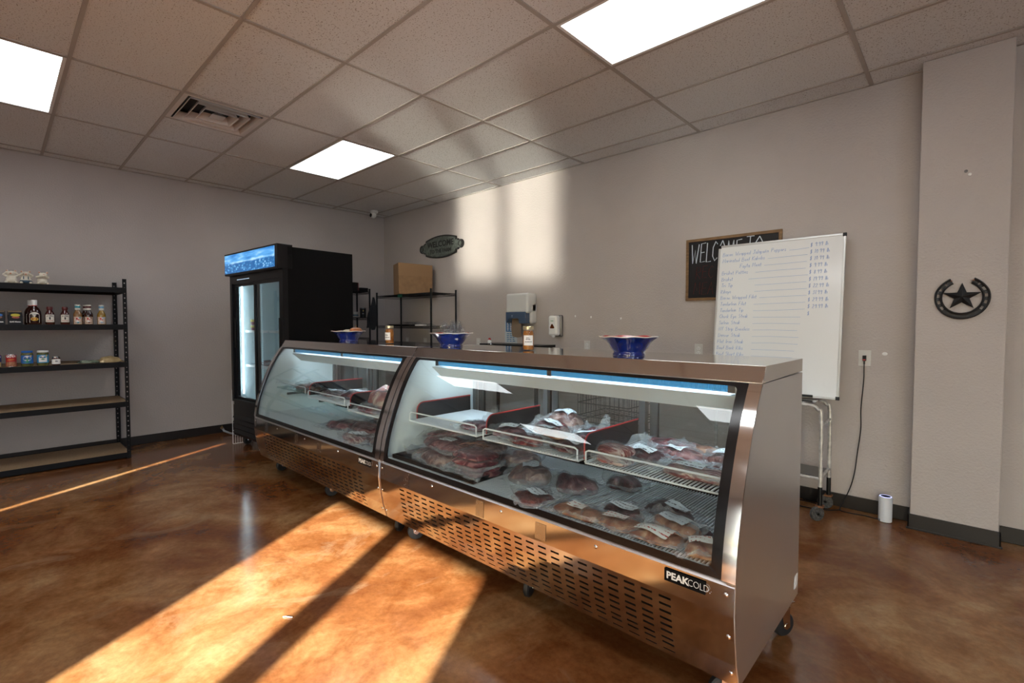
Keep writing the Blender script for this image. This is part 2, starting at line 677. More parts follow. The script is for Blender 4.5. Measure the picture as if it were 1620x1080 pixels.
def ring(b, s0, z0, s1, z1, t=.004):
    p0 = [(-s0, -s0), (s0, -s0), (s0, s0), (-s0, s0)]
    p1 = [(-s1, -s1), (s1, -s1), (s1, s1), (-s1, s1)]
    vs = [(cx + x, cy + y, z0) for x, y in p0] + [(cx + x, cy + y, z1) for x, y in p1]
    vs += [(v[0], v[1], v[2] + t) for v in vs]
    fs = []
    for k in range(4):
        q = (k + 1) % 4
        fs += [(k, q, 4 + q, 4 + k), (8 + k, 12 + k, 12 + q, 8 + q), (k, 8 + k, 8 + q, q), (4 + k, 4 + q, 12 + q, 12 + k)]
    b.add(vs, fs)


M_VENT = mat('vent_paint', (.62, .58, .55), .4)
r_ = MB()
ring(r_, hs, RZ - .004, .262, RZ - .004)
ring(r_, .262, RZ - .004, .262, RZ + .060)
r_.build('frame', M_VENT, vt)
for s_ in (.245, .180, .115):
    r_ = MB()
    ring(r_, s_, RZ - .012, s_ - .020, RZ + .040)
    ring(r_, s_ + .010, RZ - .016, s_, RZ - .012, .002)
    r_.build('louvre', M_VENT, vt)
r_ = MB()
r_.add([(cx - .05, cy - .05, RZ - .008), (cx + .05, cy - .05, RZ - .008), (cx + .05, cy + .05, RZ - .008), (cx - .05, cy + .05, RZ - .008),
        (cx - .02, cy - .02, RZ + .02), (cx + .02, cy - .02, RZ + .02), (cx + .02, cy + .02, RZ + .02), (cx - .02, cy + .02, RZ + .02)],
       [(3, 2, 1, 0), (4, 5, 6, 7), (0, 1, 5, 4), (1, 2, 6, 5), (2, 3, 7, 6), (3, 0, 4, 7)])
r_.build('centre_cone', M_VENT, vt)
bx('duct', M_DARKIN, (cx - .29, cx + .29, cy - .29, cy + .29, RZ + .07, RZ + .075), vt)

# dome camera
dc = thing('security_camera', 'small white dome security camera in the corner where ceiling meets both walls', 'camera', (.33, -.37, RZ - .1))
MB().lathe([(.055, RZ - .006), (.055, RZ - .03), (.045, RZ - .045), (.02, RZ - .05)], (.33, -.37, 0)).build('base', M_WHITE, dc)
MB().ball((.34, -.39, RZ - .075), .043).build('eyeball', M_WHITE, dc)
MB().lathe([(.028, -.045), (.026, -.04), (.012, -.042)], (.34, -.39, RZ - .08), axis='y').build('lens', M_BLACK, dc)

# ------------------------------------------------------------------ display cases
PROF = [(.10, -2.60), (.165, -2.636), (.25, -2.664), (.34, -2.680), (.42, -2.689), (.53, -2.685), (.60, -2.677), (.66, -2.667), (.75, -2.640),
        (.85, -2.604), (.95, -2.562), (1.05, -2.511), (1.155, -2.437), (1.21, -2.40)]


def FY(z):
    for (z0, y0), (z1, y1) in zip(PROF, PROF[1:]):
        if z <= z1:
            return y0 + (y1 - y0) * (z - z0) / (z1 - z0)
    return PROF[-1][1]


_zs = [.53 + (1.155 - .53) * i / 24 for i in range(25)]


def FYs(z):
    """smoothed curve used for the glass"""
    if z <= .53:
        return FY(z)
    return (FY(max(.53, z - .05)) + 2 * FY(z) + FY(min(1.2, z + .05))) / 4 if z > .56 else FY(z)


YB, ZT, ZB = -1.87, 1.21, .165
M_TUBE = mat('blue_lamp_tube', (.05, .25, .5), .2, emit=(.05, .24, .42), es=.55)
M_LED = mat('case_led_strip', (.9, .95, 1), .4, emit=(.82, .93, 1.0), es=15.0)
M_DECKGREY = mat('deck_grey', (.10, .11, .115), .4, .3)  # one even dark grey for the case floor


def caster(parent, x, y, rot=0.0, name='caster', wrapped=False, top=ZB):
    c, s_ = math.cos(rot), math.sin(rot)

    def R(px, py, pz):
        return (x + px * c - py * s_, y + px * s_ + py * c, pz)
    f = MB()
    f.add([R(a, d, e) for a, d, e in [(-.04, -.045, top - .006), (.04, -.045, top - .006), (.04, .045, top - .006), (-.04, .045, top - .006),
                                      (-.04, -.045, top), (.04, -.045, top), (.04, .045, top), (-.04, .045, top)]],
          [(0, 3, 2, 1), (4, 5, 6, 7), (0, 1, 5, 4), (1, 2, 6, 5), (2, 3, 7, 6), (3, 0, 4, 7)])
    f.tube([R(0, 0, top - .002), R(0, 0, top - .03)], .022, 12)
    for sx in (-1, 1):
        pts = [(-.022, .0, top - .03), (.024, .0, top - .03), (.028, 0, .045), (.012, 0, .035), (-.006, 0, .045)]
        lo = [R(sx * .021, p[0] + .012, p[2]) for p in pts]
        hi = [R(sx * .024, p[0] + .012, p[2]) for p in pts]
        n = len(pts)
        f.add(lo + hi, [tuple(range(n))[::-1], tuple(range(n, 2 * n))] + [(k, (k + 1) % n, n + (k + 1) % n, n + k) for k in range(n)])
    f.add([R(-.024, -.012, top - .034), R(.024, -.012, top - .034), R(.024, .04, top - .034), R(-.024, .04, top - .034),
           R(-.024, -.012, top - .028), R(.024, -.012, top - .028), R(.024, .04, top - .028), R(-.024, .04, top - .028)],
          [(0, 3, 2, 1), (4, 5, 6, 7), (0, 1, 5, 4), (1, 2, 6, 5), (2, 3, 7, 6), (3, 0, 4, 7)])
    o = f.build(name, M_CHROME, parent)
    wv = MB()
    prof = [(.010, -.015), (.030, -.015), (.046, -.015), (.052, -.009), (.052, .009), (.046, .015), (.030, .015), (.010, .015)]
    n = 24
    vs = []
    for r, h in prof:
        for k in range(n):
            th = 2 * PI * k / n
            vs.append(R(h, r * math.cos(th) + .022, .052 + r * math.sin(th)))
    fs = [(i * n + k, i * n + (k + 1) % n, (i + 1) * n + (k + 1) % n, (i + 1) * n + k) for i in range(len(prof) - 1) for k in range(n)]
    wv.add(vs, fs)
    wh = wv.build('wheel', M_RUBBER, parent)
    wh.parent = o
    hb = MB()
    hb.tube([R(-.026, .022, .052), R(.026, .022, .052)], .012, 10)
    h2 = hb.build('axle', M_CHROME, parent)
    h2.parent = o
    return o


def loop2(x0, x1, z0, z1, r, n=26, nc=6):
    """closed loop in (x,z); fixed point count so two loops can be bridged"""
    pts = []
    for (ax, az, bx_, bz, cx_, cz, a0) in [(x0 + r, z0, x1 - r, z0, x1 - r, z0 + r, -90), (x1, z0 + r, x1, z1 - r, x1 - r, z1 - r, 0),
                                           (x1 - r, z1, x0 + r, z1, x0 + r, z1 - r, 90), (x0, z1 - r, x0, z0 + r, x0 + r, z0 + r, 180)]:
        for k in range(n):
            t = k / n
            pts.append((ax + (bx_ - ax) * t, az + (bz - az) * t))
        for k in range(nc):
            a = math.radians(a0 + 90 * k / nc)
            pts.append((cx_ + r * math.cos(a), cz + r * math.sin(a)))
    return pts


def steel_screw(b, x, z, y=None, r=.008):
    y = FY(z) if y is None else y
    b.lathe([(r, .004), (r, .0), (r * .7, -.003), (r * .25, -.0042)], (x, y, z), 10, axis='y')


def make_case(x0, x1, label, shelf_z, joint_left):
    root = thing('display_case', label, 'display case', ((x0 + x1) / 2, -2.27, 0), 'refrigerated display cases')
    W = .045
    # steel cap
    cap = MB()
    poly = [(-2.40, ZT), (YB, ZT), (YB, 1.155), (-2.425, 1.15), (-2.439, 1.15)]
    cap.prism(poly, lambda a, c: (x0 + .001, a, c), lambda a, c: (x1 - .001, a, c))
    cap.build('top_cap', M_STEELTOP, root, bevel=.002)
    # end panels
    for side, (a, c) in enumerate(((x0 + .001, x0 + .03), (x1 - .03, x1 - .001))):
        poly = [(YB, 1.149), (YB, ZB), (FY(ZB) + .003, ZB)] + [(FY(z) + .003, z) for z in (.25, .34, .42, .515)] + [(FY(.53), .53)] + [(FYs(z), z) for z in _zs[1:-1]] + [(FY(1.149), 1.149)]
        p = MB()
        p.prism(poly, lambda q, r: (a, q, r), lambda q, r: (c, q, r))
        p.build('end_panel', M_STEELSIDE, root)
        t = MB()
        a2, c2 = (x0 + .001, x0 + W) if side == 0 else (x1 - W, x1 - .001)
        t.grid(1, 24, lambda i, j: ((a2, c2)[i], FYs(_zs[j]) - .003, _zs[j] if j < 24 else 1.149))
        t.build('end_trim', M_TRIM, root, solid=.006)
    # inner liner (two cheeks, white), top and floor
    for a, c in ((x0 + W - .012, x0 + W + .004), (x1 - W - .004, x1 - W + .012)):
        poly = [(-1.95, 1.148), (-1.95, .50), (FY(.53) + .01, .50)] + [(FYs(z) + .012, z) for z in _zs[1:-1]] + [(FY(1.148) + .012, 1.148)]
        MB().prism(poly, lambda q, r: (a, q, r), lambda q, r: (c, q, r)).build('liner_cheek', M_LINER, root)
    bx('inner_roof', M_LINER, (x0 + W, x1 - W, -2.41, -1.92, 1.140, 1.149), root)
    bx('inner_floor', M_DECKGREY, (x0 + W, x1 - W, -2.67, -1.92, .50, .515), root)
    # body box behind the louvred panel
    MB().box(x0 + .03, x1 - .03, -2.60, YB + .004, ZB + .004, .495).build('body', M_DARKIN, root)
    bx('rear_panel', M_STEELSIDE, (x0 + .03, x1 - .03, YB, YB + .004, ZB + .004, .52), root)
    # front panel with punched louvres
    rows = [(.398, .0085), (.371, .0085), (.344, .0085), (.316, .0085), (.292, .0085), (.267, .0085), (.238, .0075), (.215, .0075), (.186, .005)]
    zl = [.165, .25, .34, .42, .515]
    for z, h in rows:
        zl += [z - h / 2, z + h / 2]
    zl = sorted(set(zl))
    X = [x0 + .004]
    slots = []
    for k in range(24):
        s0 = x0 + .215 + k * .07
        slots.append((s0, s0 + .044))
        X += [s0, s0 + .044]
    X += [x1 - .004]
    xi = {round(x, 5) for s_ in slots for x in (s_[0],)}

    def skip(i, j):
        zc = (zl[j] + zl[j + 1]) / 2
        return round(X[i], 5) in xi and any(abs(zc - z) < h / 2 for z, h in rows)
    fp = MB()
    fp.grid(len(X) - 1, len(zl) - 1, lambda i, j: (X[i], FY(zl[j]), zl[j]), skip)
    fp.build('louvred_front_panel', M_STEEL, root, solid=.0015, flat=True)
    MB().prism([(FY(.515), .515), (FY(.515) + .010, .528), (FY(.515) + .014, .515)], lambda a, c: (x0 + .004, a, c), lambda a, c: (x1 - .004, a, c)).build('sill_lip', M_STEELSIDE, root)
    bx('bottom_flange', M_STEEL, (x0 + .004, x1 - .004, FY(ZB) + .002, -2.60, ZB - .002, ZB + .002), root)
    for sx, sz in [(x0 + dx, .487) for dx in (.03, .52, 1.04, 1.56, 2.055)] + [(x, z) for z in (.35, .215) for x in (x0 + .02, x1 - .022)]:
        sc_ = MB()
        steel_screw(sc_, sx, sz)
        sc_.build('screw', M_CHROME, root)
    for dx, w_, z0, z1 in ((.02, .035, .44, .508), (.26, .05, .43, .508), (.87, .055, .425, .505), (1.25, .06, .43, .5)):
        tp = MB()
        tp.grid(1, 1, lambda i, j: (x0 + dx + w_ * i, FY((z0, z1)[j]) - .0012, (z0, z1)[j]))
        tp.build('tape_residue', M_TAPE, root, solid=.0002)
    # glass and its black printed border
    gx0, gx1, gz0, gz1 = x0 + W + .001, x1 - W - .001, .530, 1.149
    gl = MB()
    gl.grid(8, 26, lambda i, j: (gx0 + .012 + (gx1 - gx0 - .024) * i / 8, FYs(gz0 + .012 + (gz1 - gz0 - .024) * j / 26) + .003, gz0 + .012 + (gz1 - gz0 - .024) * j / 26))
    gl.build('curved_glass', M_GLASS, root, solid=.005, angle=60)
    lo = loop2(gx0, gx1, gz0, gz1, .001)
    li = loop2(gx0 + .034, gx1 - .034, gz0 + .027, gz1 - .012, .018)
    n = len(lo)
    bz = MB()
    bz.add([(x, FYs(z) - .001, z) for x, z in lo] + [(x, FYs(z) - .001, z) for x, z in li], [(k, (k + 1) % n, n + (k + 1) % n, n + k) for k in range(n)])
    bz.build('glass_border', M_BEZEL, root, solid=.003, angle=60)
    # lamp rail: ribbed blue tube, white reflector, led strip
    tx0, tx1 = x0 + .22, x1 - .13
    prof = []
    k = 0
    xx = tx0
    while xx < tx1:
        prof += [(.0125, xx), (.0165, xx + .004)]
        xx += .008
    MB().lathe(prof, (0, -2.390, 1.119), 8, axis='x').build('ribbed_lamp_tube', M_TUBE, root)
    for xx in (tx0 - .02, (tx0 + tx1) / 2, tx1):
        bx('lamp_clip', M_GREYMET, (xx, xx + .025, -2.408, -2.36, 1.103, 1.141), root)
    rf = MB()
    rf.prism([(-2.405, 1.092), (-2.352, 1.098), (-2.318, 1.022), (-2.324, 1.020)], lambda a, c: (x0 + .16, a, c), lambda a, c: (x1 - .09, a, c))
    rf.build('lamp_reflector', M_LINER, root)
    bx('led_strip', M_LED, (x0 + .17, x1 - .10, -2.326, -2.312, 1.058, 1.064), root)
    bx('led_strip', M_LED, (x0 + .17, x1 - .10, -2.305, -2.285, 1.134, 1.139), root)
    bx('end_bracket', M_WHITE, (x1 - .10, x1 - .085, -2.42, -2.33, 1.02, 1.135), root)
    # rear sliding doors
    fr = MB()
    fr.box(x0 + W, x1 - W, -1.925, -1.875, 1.06, 1.148).box(x0 + W, x1 - W, -1.925, -1.875, .52, .575)
    fr.build('rear_door_track', M_BLACK, root)
    for k, xx in enumerate((x0 + .06, x0 + .72, x0 + 1.39)):
        d = MB()
        ya, yb = -1.915 + .012 * (k % 2), -1.90 + .012 * (k % 2)
        for q in ((xx, xx + .045), (xx + .60, xx + .645)):
            d.box(q[0], q[1], ya, yb, .575, 1.06)
        d.box(xx + .045, xx + .60, ya, yb, .575, .595).box(xx + .045, xx + .60, ya, yb, 1.045, 1.06)
        dr = d.build('rear_door', M_GREYMET, root)
        g = bx('pane', M_BACKGLASS, (xx + .045, xx + .60, -1.91 + .012 * (k % 2), -1.906 + .012 * (k % 2), .575, 1.06), root)
        g.parent = dr
    # shelves
    segs = [(x0 + .085, x0 + .70), (x0 + .745, x0 + 1.36), (x0 + 1.395, x1 - .075)]
    for (a, c), (sz, kind) in zip(segs, shelf_z):
        s_ = MB()
        if kind == 'glass':
            s_.box(a - .02, c + .02, -2.52, -2.0, sz - .006, sz)
            sh = s_.build('shelf', glassy('shelf_glass', (.75, .88, .87), diffuse=.12, dcol=(.3, .5, .5)) if 'shelf_glass' not in MATS else MATS['shelf_glass'], root)
        else:
            for y in (-2.52, -2.26, -2.0):
                s_.tube([(a, y, sz - .008), (c, y, sz - .008)], .004, 6)
            for xx in (a, c):
                s_.tube([(xx, -2.52, sz - .006), (xx, -2.0, sz - .006)], .004, 6)
            nw = int((c - a) / .0165)
            for q in range(nw + 1):
                xx = a + (c - a) * q / nw
                s_.box(xx - .0028, xx + .0028, -2.525, -2.0, sz - .004, sz)
            if kind == 'solid':
                s_.box(a, c, -2.515, -2.0, sz - .006, sz - .003)
            sh = s_.build('shelf', M_WIRE, root)
        lip = MB()
        lip.tube([(a + .005, -2.523, sz - .006), (a + .005, -2.523, sz + .042), (a + .02, -2.523, sz + .05), (c - .02, -2.523, sz + .05), (c - .005, -2.523, sz + .042), (c - .005, -2.523, sz - .006)], .0042, 8)
        l2 = lip.build('front_rail', M_WIRE, root)
        l2.parent = sh
    # brackets holding the shelves
    for xx in (x0 + .07, x0 + .72, x0 + 1.375, x1 - .065):
        br = MB()
        br.box(xx - .004, xx + .004, -2.42, -1.95, min(z for z, _ in shelf_z) - .035, min(z for z, _ in shelf_z) - .014)
        br.box(xx - .012, xx + .012, -1.965, -1.94, .56, 1.10)
        br.build('shelf_bracket', M_GREYMET, root)
    dk = MB()
    for y in (-2.66, -2.5, -2.34, -2.18, -2.0):
        dk.tube([(x0 + .06, y, .547), (x1 - .06, y, .547)], .004, 6)
    nw = 140
    for q in range(nw + 1):
        xx = x0 + .06 + (x1 - x0 - .12) * q / nw
        dk.box(xx - .0026, xx + .0026, -2.665, -1.98, .549, .554)
    dk.build('wire_deck', M_WIRE, root)
    # logo plate
    lx0, lx1 = x1 - .238, x1 - .095
    plate = bx('logo_plate', M_BLACKMATTE, (lx0, lx1, -2.691, -2.689, .463, .507), root)
    tx = MB()
    tx.text('PEAK', .034, lambda u, v: (lx0 + .008 + u, -2.6925, .485 + v), 'LEFT', weight=.0012)
    tx.text('COLD.', .034, lambda u, v: (lx0 + .0835 + u * .82, -2.6925, .485 + v), 'LEFT', weight=-.0006, spacing=.92)
    t = tx.build('lettering', M_WHITE, root)
    t.parent = plate
    for i, xx in enumerate((x0 + .075, (x0 + x1) / 2, x1 - .075)):
        caster(root, xx, -2.50, rot=(-.5, .35, 2.3)[i] if joint_left else (.2, -.3, .5)[i])
    for i, xx in enumerate((x0 + .10, x1 - .05)):
        caster(root, xx, -1.97, rot=(.4, -.5)[i])
    if joint_left:
        jt = MB()
        jt.grid(1, 24, lambda i, j: (x0 - .004 + .008 * i, FYs(_zs[j]) - .006, _zs[j]))
        jt.tube([(x0, FY(z) - .003, z) for z in (.175, .25, .34, .42, .53)], .0035, 6)
        jt.add([(x0 - .004, -2.443, 1.15), (x0 + .004, -2.443, 1.15), (x0 + .004, -2.403, 1.213), (x0 - .004, -2.403, 1.213)], [(0, 1, 2, 3)])
        jt.box(x0 - .004, x0 + .004, -2.40, YB, 1.2105, 1.212)
        jt.build('joint_strip', M_CHROME, root)
    else:
        pass
    return root


case_l = make_case(2.10, 4.18, 'curved glass steel meat case, the far one of the pair beside the black fridge',
                   [(.785, 'glass'), (.765, 'solid'), (.735, 'solid')], False)
case_r = make_case(4.185, 6.27, 'curved glass stainless steel meat case, the near one whose tall steel end faces the whiteboard',
                   [(.765, 'solid'), (.76, 'wire'), (.76, 'wire')], True)
st_ = bx('rating_sticker', mat('silver_sticker', (.75, .76, .78), .4), (6.2695, 6.2702, -1.935, -1.885, .21, .265), case_r)
# dividers standing on the shelves
M_DIV = mat('divider_black', (.012, .013, .015), .3)
M_DIVRED = mat('divider_red', (.42, .02, .02), .35)


def divider(x, y0, y1, z, h, label, lean=0.0, ang=0.0):
    r = thing('shelf_divider', label, 'divider', (x, (y0 + y1) / 2, z), 'black shelf dividers with red edges')
    poly = [(y0, z), (y1, z), (y1, z + h)] + [(y0 + .05 - .05 * math.sin(t), z + h - .05 + .05 * math.cos(t)) for t in [PI / 2 * k / 6 for k in range(7)]]
    MB().prism(poly, lambda a, c: (x - .002, a, c), lambda a, c: (x + .002, a, c)).build('panel', M_DIV, r)
    e = [(x, y0, z)] + [(x, a, c) for a, c in poly[3:][::-1]] + [(x, y1, z + h)]
    MB().tube(e, .0042, 6).build('red_edging', M_DIVRED, r)
    r.rotation_euler = (0, 0, ang)
    return r


divider(4.275, -2.47, -2.02, .765, .10, 'black divider with red edge leaning at the left end of the near case shelf')
divider(4.905, -2.47, -2.02, .766, .10, 'black divider with red edge between the left and middle shelves of the near case')
divider(5.562, -2.50, -2.02, .761, .11, 'black divider with red edge between the middle and right shelves of the near case')
divider(2.825, -2.50, -2.02, .771, .10, 'black divider with red edge beside the glass shelf of the far case')
divider(3.497, -2.50, -2.04, .76, .09, 'red edged divider behind the big bagged roast in the far case')

# ------------------------------------------------------------------ meat packages
MEAT = {
    'red': meat_material('meat_red', (.045, .004, .008), (.15, .014, .022), (.42, .20, .18), .62, 18),
    'dark': meat_material('meat_dark', (.022, .006, .008), (.085, .014, .018), (.30, .17, .16), .66, 14),
    'purple': meat_material('meat_purple', (.045, .008, .022), (.15, .022, .045), (.45, .26, .30), .58, 18),
    'stripe': meat_material('meat_striped', (.15, .022, .026), (.34, .11, .10), (.60, .46, .40), .50, 10, (1, 6, 3)),
    'tan': meat_material('meat_tan', (.26, .075, .035), (.44, .20, .11), (.58, .36, .22), .58, 12),
    'roast': meat_material('meat_roast', (.22, .03, .04), (.42, .15, .13), (.66, .52, .42), .52, 9),
    'ground': meat_material('meat_ground', (.07, .012, .010), (.15, .030, .024), (.30, .12, .10), .62, 60),
    'brown': meat_material('meat_brown', (.08, .022, .018), (.18, .07, .052), (.40, .26, .21), .56, 16),
}
LB = {'k': label_material('label_black_print', (.05, .05, .06)), 'r': label_material('label_red_print', (.45, .06, .05), (.80, .76, .70)),
      'b': label_material('label_grey', (.25, .28, .32), (.55, .60, .64))}


def pack(label, x, y, z, L, W, H0, style, rot=0.0, tilt=(0, 0), lab=None, flare=None, exp=3.0, film='film', seed=0, cord=False, layers=1, group='packaged cuts of meat in the cases'):
    """one bagged cut; lab=(dx,dy,angle,w,h,kind); flare=(angle,height)"""
    rnd = random.Random(seed * 31 + int(x * 977) + int(y * 613))
    off = Vector((rnd.uniform(0, 50), rnd.uniform(0, 50), rnd.uniform(0, 50)))
    root = thing('meat_package', label, 'packaged meat', (0, 0, 0), group)
    H = H0 * (.74 if layers == 1 else 1)
    L, W = L * 1.06, W * 1.08

    def outl(th, e, s=1.0, wob=.24):
        c, d = math.cos(th), math.sin(th)
        k = (abs(c / (L / 2)) ** e + abs(d / (W / 2)) ** e) ** (-1 / e)
        return k * s * (1 + wob * noise.noise(off + Vector((c * 1.6, d * 1.6, 0))))

    def top(px, py):
        r = math.hypot(px, py)
        th = math.atan2(py, px)
        q = min(1, r / outl(th, exp))
        base = H * (.30 + .70 * math.sqrt(max(0, 1 - q ** 3.5)))
        return base * (1 + .45 * noise.noise(off + Vector((px * 15, py * 15, 3)))) + .003
    if not flare:
        flare = (rnd.uniform(0, 6.28), rnd.uniform(.02, .045))
    b = MB()
    na, nr = 30, 7
    for ly in range(layers):
        hh = H / layers
        vs = [(0, 0, (ly + 1) * hh if layers > 1 else top(0, 0))]
        sh = (rnd.uniform(-.012, .012), rnd.uniform(-.012, .012)) if layers > 1 else (0, 0)
        for j in range(1, nr + 1):
            for k in range(na):
                th = 2 * PI * k / na
                r = outl(th, exp) * j / nr * (1 + (.05 * noise.noise(off + Vector((th * 2, ly * 7, 1))) if layers > 1 else 0))
                px, py = r * math.cos(th) + sh[0], r * math.sin(th) + sh[1]
                if layers > 1:
                    q = j / nr
                    zz = ly * hh + hh * (.35 + .60 * math.sqrt(max(0, 1 - q ** 4))) + .004 * noise.noise(off + Vector((px * 25, py * 25, ly)))
                else:
                    zz = top(px, py)
                vs.append((px, py, zz))
        for s_ in (.97, .86):
            for k in range(na):
                th = 2 * PI * k / na
                r = outl(th, exp) * s_
                vs.append((r * math.cos(th) + sh[0], r * math.sin(th) + sh[1], ly * hh + (.004 if s_ > .9 else 0.0005)))
        fs = [(0, 1 + k, 1 + (k + 1) % na) for k in range(na)]
        for j in range(nr + 1):
            fs += [(1 + j * na + k, 1 + (j + 1) * na + k, 1 + (j + 1) * na + (k + 1) % na, 1 + j * na + (k + 1) % na) for k in range(na)]
        fs.append(tuple(1 + (nr + 1) * na + k for k in range(na))[::-1])
        b.add(vs, fs)
    b.build('meat', MEAT[style], root, angle=60)
    # bag
    if film:
        f = MB()
        na2, rr = 44, [.02, .2, .38, .55, .7, .83, .93, 1.01, 1.07, 1.16, 1.28, 1.4]
        vs = []
        for j, q in enumerate(rr):
            for k in range(na2):
                th = 2 * PI * k / na2
                r = outl(th, exp + (3 if q > 1.05 else 0)) * q
                px, py = r * math.cos(th), r * math.sin(th)
                cr = abs(noise.noise(off + Vector((px * 34, py * 34, 9)))) * .013 + abs(noise.noise(off + Vector((px * 75, py * 75, 2)))) * .007
                if q <= 1.02:
                    zz = (top(px, py) if layers == 1 else H * (.45 + .55 * math.sqrt(max(0, 1 - q ** 5)))) + .002 + cr
                else:
                    t = (q - 1.02) / .38
                    edge = H * .30
                    zz = edge * (1 - t) + .004 + cr * (1.2 + t * 1.5)
                    if flare:
                        d = math.cos(th - flare[0])
                        if d > .55:
                            zz += flare[1] * ((d - .55) / .45) ** .8 * t * (1 + .3 * noise.noise(off + Vector((th * 6, 0, 4))))
                            px *= 1 - .16 * t
                            py *= 1 - .16 * t
                vs.append((px, py, zz))
        fs = [(j * na2 + k, j * na2 + (k + 1) % na2, (j + 1) * na2 + (k + 1) % na2, (j + 1) * na2 + k) for j in range(len(rr) - 1) for k in range(na2)]
        fs.append(tuple(range(na2)))
        f.add(vs, fs)
        f.m = [1 if q >= 7 * na2 and q < (len(rr) - 1) * na2 else 0 for q in range(len(fs))]
        f.build('plastic_bag', [M_FILM if film == 'film' else M_FILM2, M_FILM3], root, flat=True, recalc=False)
    if lab:
        dx, dy, an, lw, lh, kind = lab
        g = MB()

        def lf(i, j):
            u, v = (i / 8 - .5) * lw, (j / 5 - .5) * lh
            px, py = dx + u * math.cos(an) - v * math.sin(an), dy + u * math.sin(an) + v * math.cos(an)
            if layers > 1:
                return (px, py, H * 1.02 + .010)
            return (px, py, max(top(px, py), H * .70) + .014)
        g.grid(8, 5, lf)
        g.build('label', LB[kind], root, solid=.0004)
    if cord:
        c = MB()
        pts = [(L * .30 * math.cos(t * 1.3 + .5), W * .34 * math.sin(t * 2.1), H + .012 + .028 * abs(math.sin(t * 1.7))) for t in [k * .45 for k in range(11)]]
        c.tube(pts, .0022, 6)
        c.build('cord', mat('brown_cord', (.16, .06, .025), .6), root)
    root.location = (x, y, z)
    root.rotation_euler = (tilt[0], tilt[1], rot)
    return root


S1 = .768          # upper shelf top
S0 = .556          # deck top
A = math.radians
# near case, upper shelf
pack('purple red cut with stiff clear bag corner, left shelf of the near case', 4.79, -2.42, S1, .19, .12, .045, 'purple', .1, flare=(1.2, .09), seed=1)
pack('red cut with a creased white label at the left front corner of the middle shelf', 5.03, -2.42, S1, .17, .14, .05, 'red', .1, lab=(-.01, .01, .2, .10, .06, 'k'), seed=2)
pack('dark bagged cut with wide label lying at the back of the middle shelf pile', 5.17, -2.14, S1 + .02, .22, .16, .10, 'brown', -.15, lab=(.02, .0, -.1, .12, .065, 'b'), seed=3)
pack('red cut with long white label in the centre of the middle shelf pile', 5.22, -2.30, S1 + .03, .21, .13, .06, 'red', -.35, lab=(.03, -.01, 0, .12, .045, 'k'), seed=4, flare=(2.6, .05))
pack('long pale slab under a pale label running across the middle shelf front', 5.28, -2.40, S1 + .045, .26, .09, .025, 'tan', -.38, lab=(-.03, 0, .05, .12, .04, 'k'), seed=5)
pack('crumpled clear bag of red trimmings against the middle shelf rail', 5.20, -2.49, S1, .20, .09, .05, 'red', -.05, seed=6, exp=2.4, flare=(-1.4, .01))
pack('dark cut with folded white tag and upright clear bag, right of the middle shelf', 5.44, -2.28, S1, .15, .13, .065, 'dark', .3, lab=(-.01, 0, .3, .10, .06, 'k'), seed=7, flare=(.6, .12))
pack('dark red cut under a flat white label at the right front of the middle shelf', 5.44, -2.44, S1, .19, .11, .05, 'dark', -.15, lab=(.02, 0, -.1, .11, .06, 'k'), seed=8)
pack('small red cut at the back right of the middle shelf by the divider', 5.40, -2.12, S1, .14, .10, .06, 'red', .4, seed=9)
pack('two bone-in chops stacked in a clear bag at the left of the right shelf', 5.68, -2.45, S1 - .005, .15, .10, .075, 'stripe', -.1, layers=2, seed=10, flare=(2.4, .05))
pack('dark steak with curled white label behind the bone-in chops', 5.76, -2.32, S1 - .005, .17, .12, .05, 'dark', -.1, lab=(0, -.01, -.15, .11, .055, 'k'), seed=11, flare=(2.2, .07))
pack('long red cut with a wide label in the middle of the right shelf', 5.86, -2.20, S1 - .005, .24, .12, .045, 'red', -.15, lab=(-.01, -.01, -.25, .12, .05, 'k'), seed=12, flare=(1.9, .05))
pack('long dark cut lying at the very back of the right shelf', 5.78, -2.07, S1 - .005, .26, .10, .05, 'red', .05, seed=13)
pack('long pale striped slab of belly with white label at the front of the right shelf', 6.03, -2.41, S1 - .005, .28, .13, .04, 'stripe', -.05, lab=(-.03, .0, .0, .12, .05, 'k'), seed=14, exp=5)
pack('rounded pack of ground beef with label at the right end of the right shelf', 6.07, -2.20, S1 - .005, .17, .12, .07, 'ground', .1, lab=(-.01, -.01, -.15, .10, .06, 'k'), seed=15, exp=2.6)
pack('pale boned end piece behind the ground beef pack', 5.97, -2.08, S1 - .005, .17, .08, .05, 'tan', .05, seed=16)
# near case, deck: pile on the black tray
tr = thing('black_tray', 'flat black tray under the pile of ribs at the left of the near case deck', 'tray', (4.68, -2.44, .556))
t_ = MB()
t_.box(4.28, 5.0, -2.655, -2.12, .556, .559)
for q in ((4.28, 5.0, -2.655, -2.647), (4.28, 5.0, -2.128, -2.12)):
    t_.box(*q, .559, .578)
for q in ((4.28, 4.288, -2.647, -2.128), (4.992, 5.0, -2.647, -2.128)):
    t_.box(*q, .559, .578)
t_.build('pan', M_BLACK, tr)
pack('thin slab of ribs with long label slanting on top of the left pile', 4.44, -2.33, .668, .34, .13, .03, 'red', .25, tilt=(.05, -.16), lab=(.02, .01, .05, .15, .045, 'k'), seed=20, exp=4)
pack('broad dark slab with angled white label second down in the left pile', 4.50, -2.43, .628, .34, .17, .045, 'red', -.1, tilt=(.06, 0), lab=(.06, -.01, .2, .10, .06, 'k'), seed=21)
pack('wide red slab at the bottom left of the pile on the black tray', 4.50, -2.46, .561, .36, .22, .045, 'red', .05, seed=22, film='cloudy')
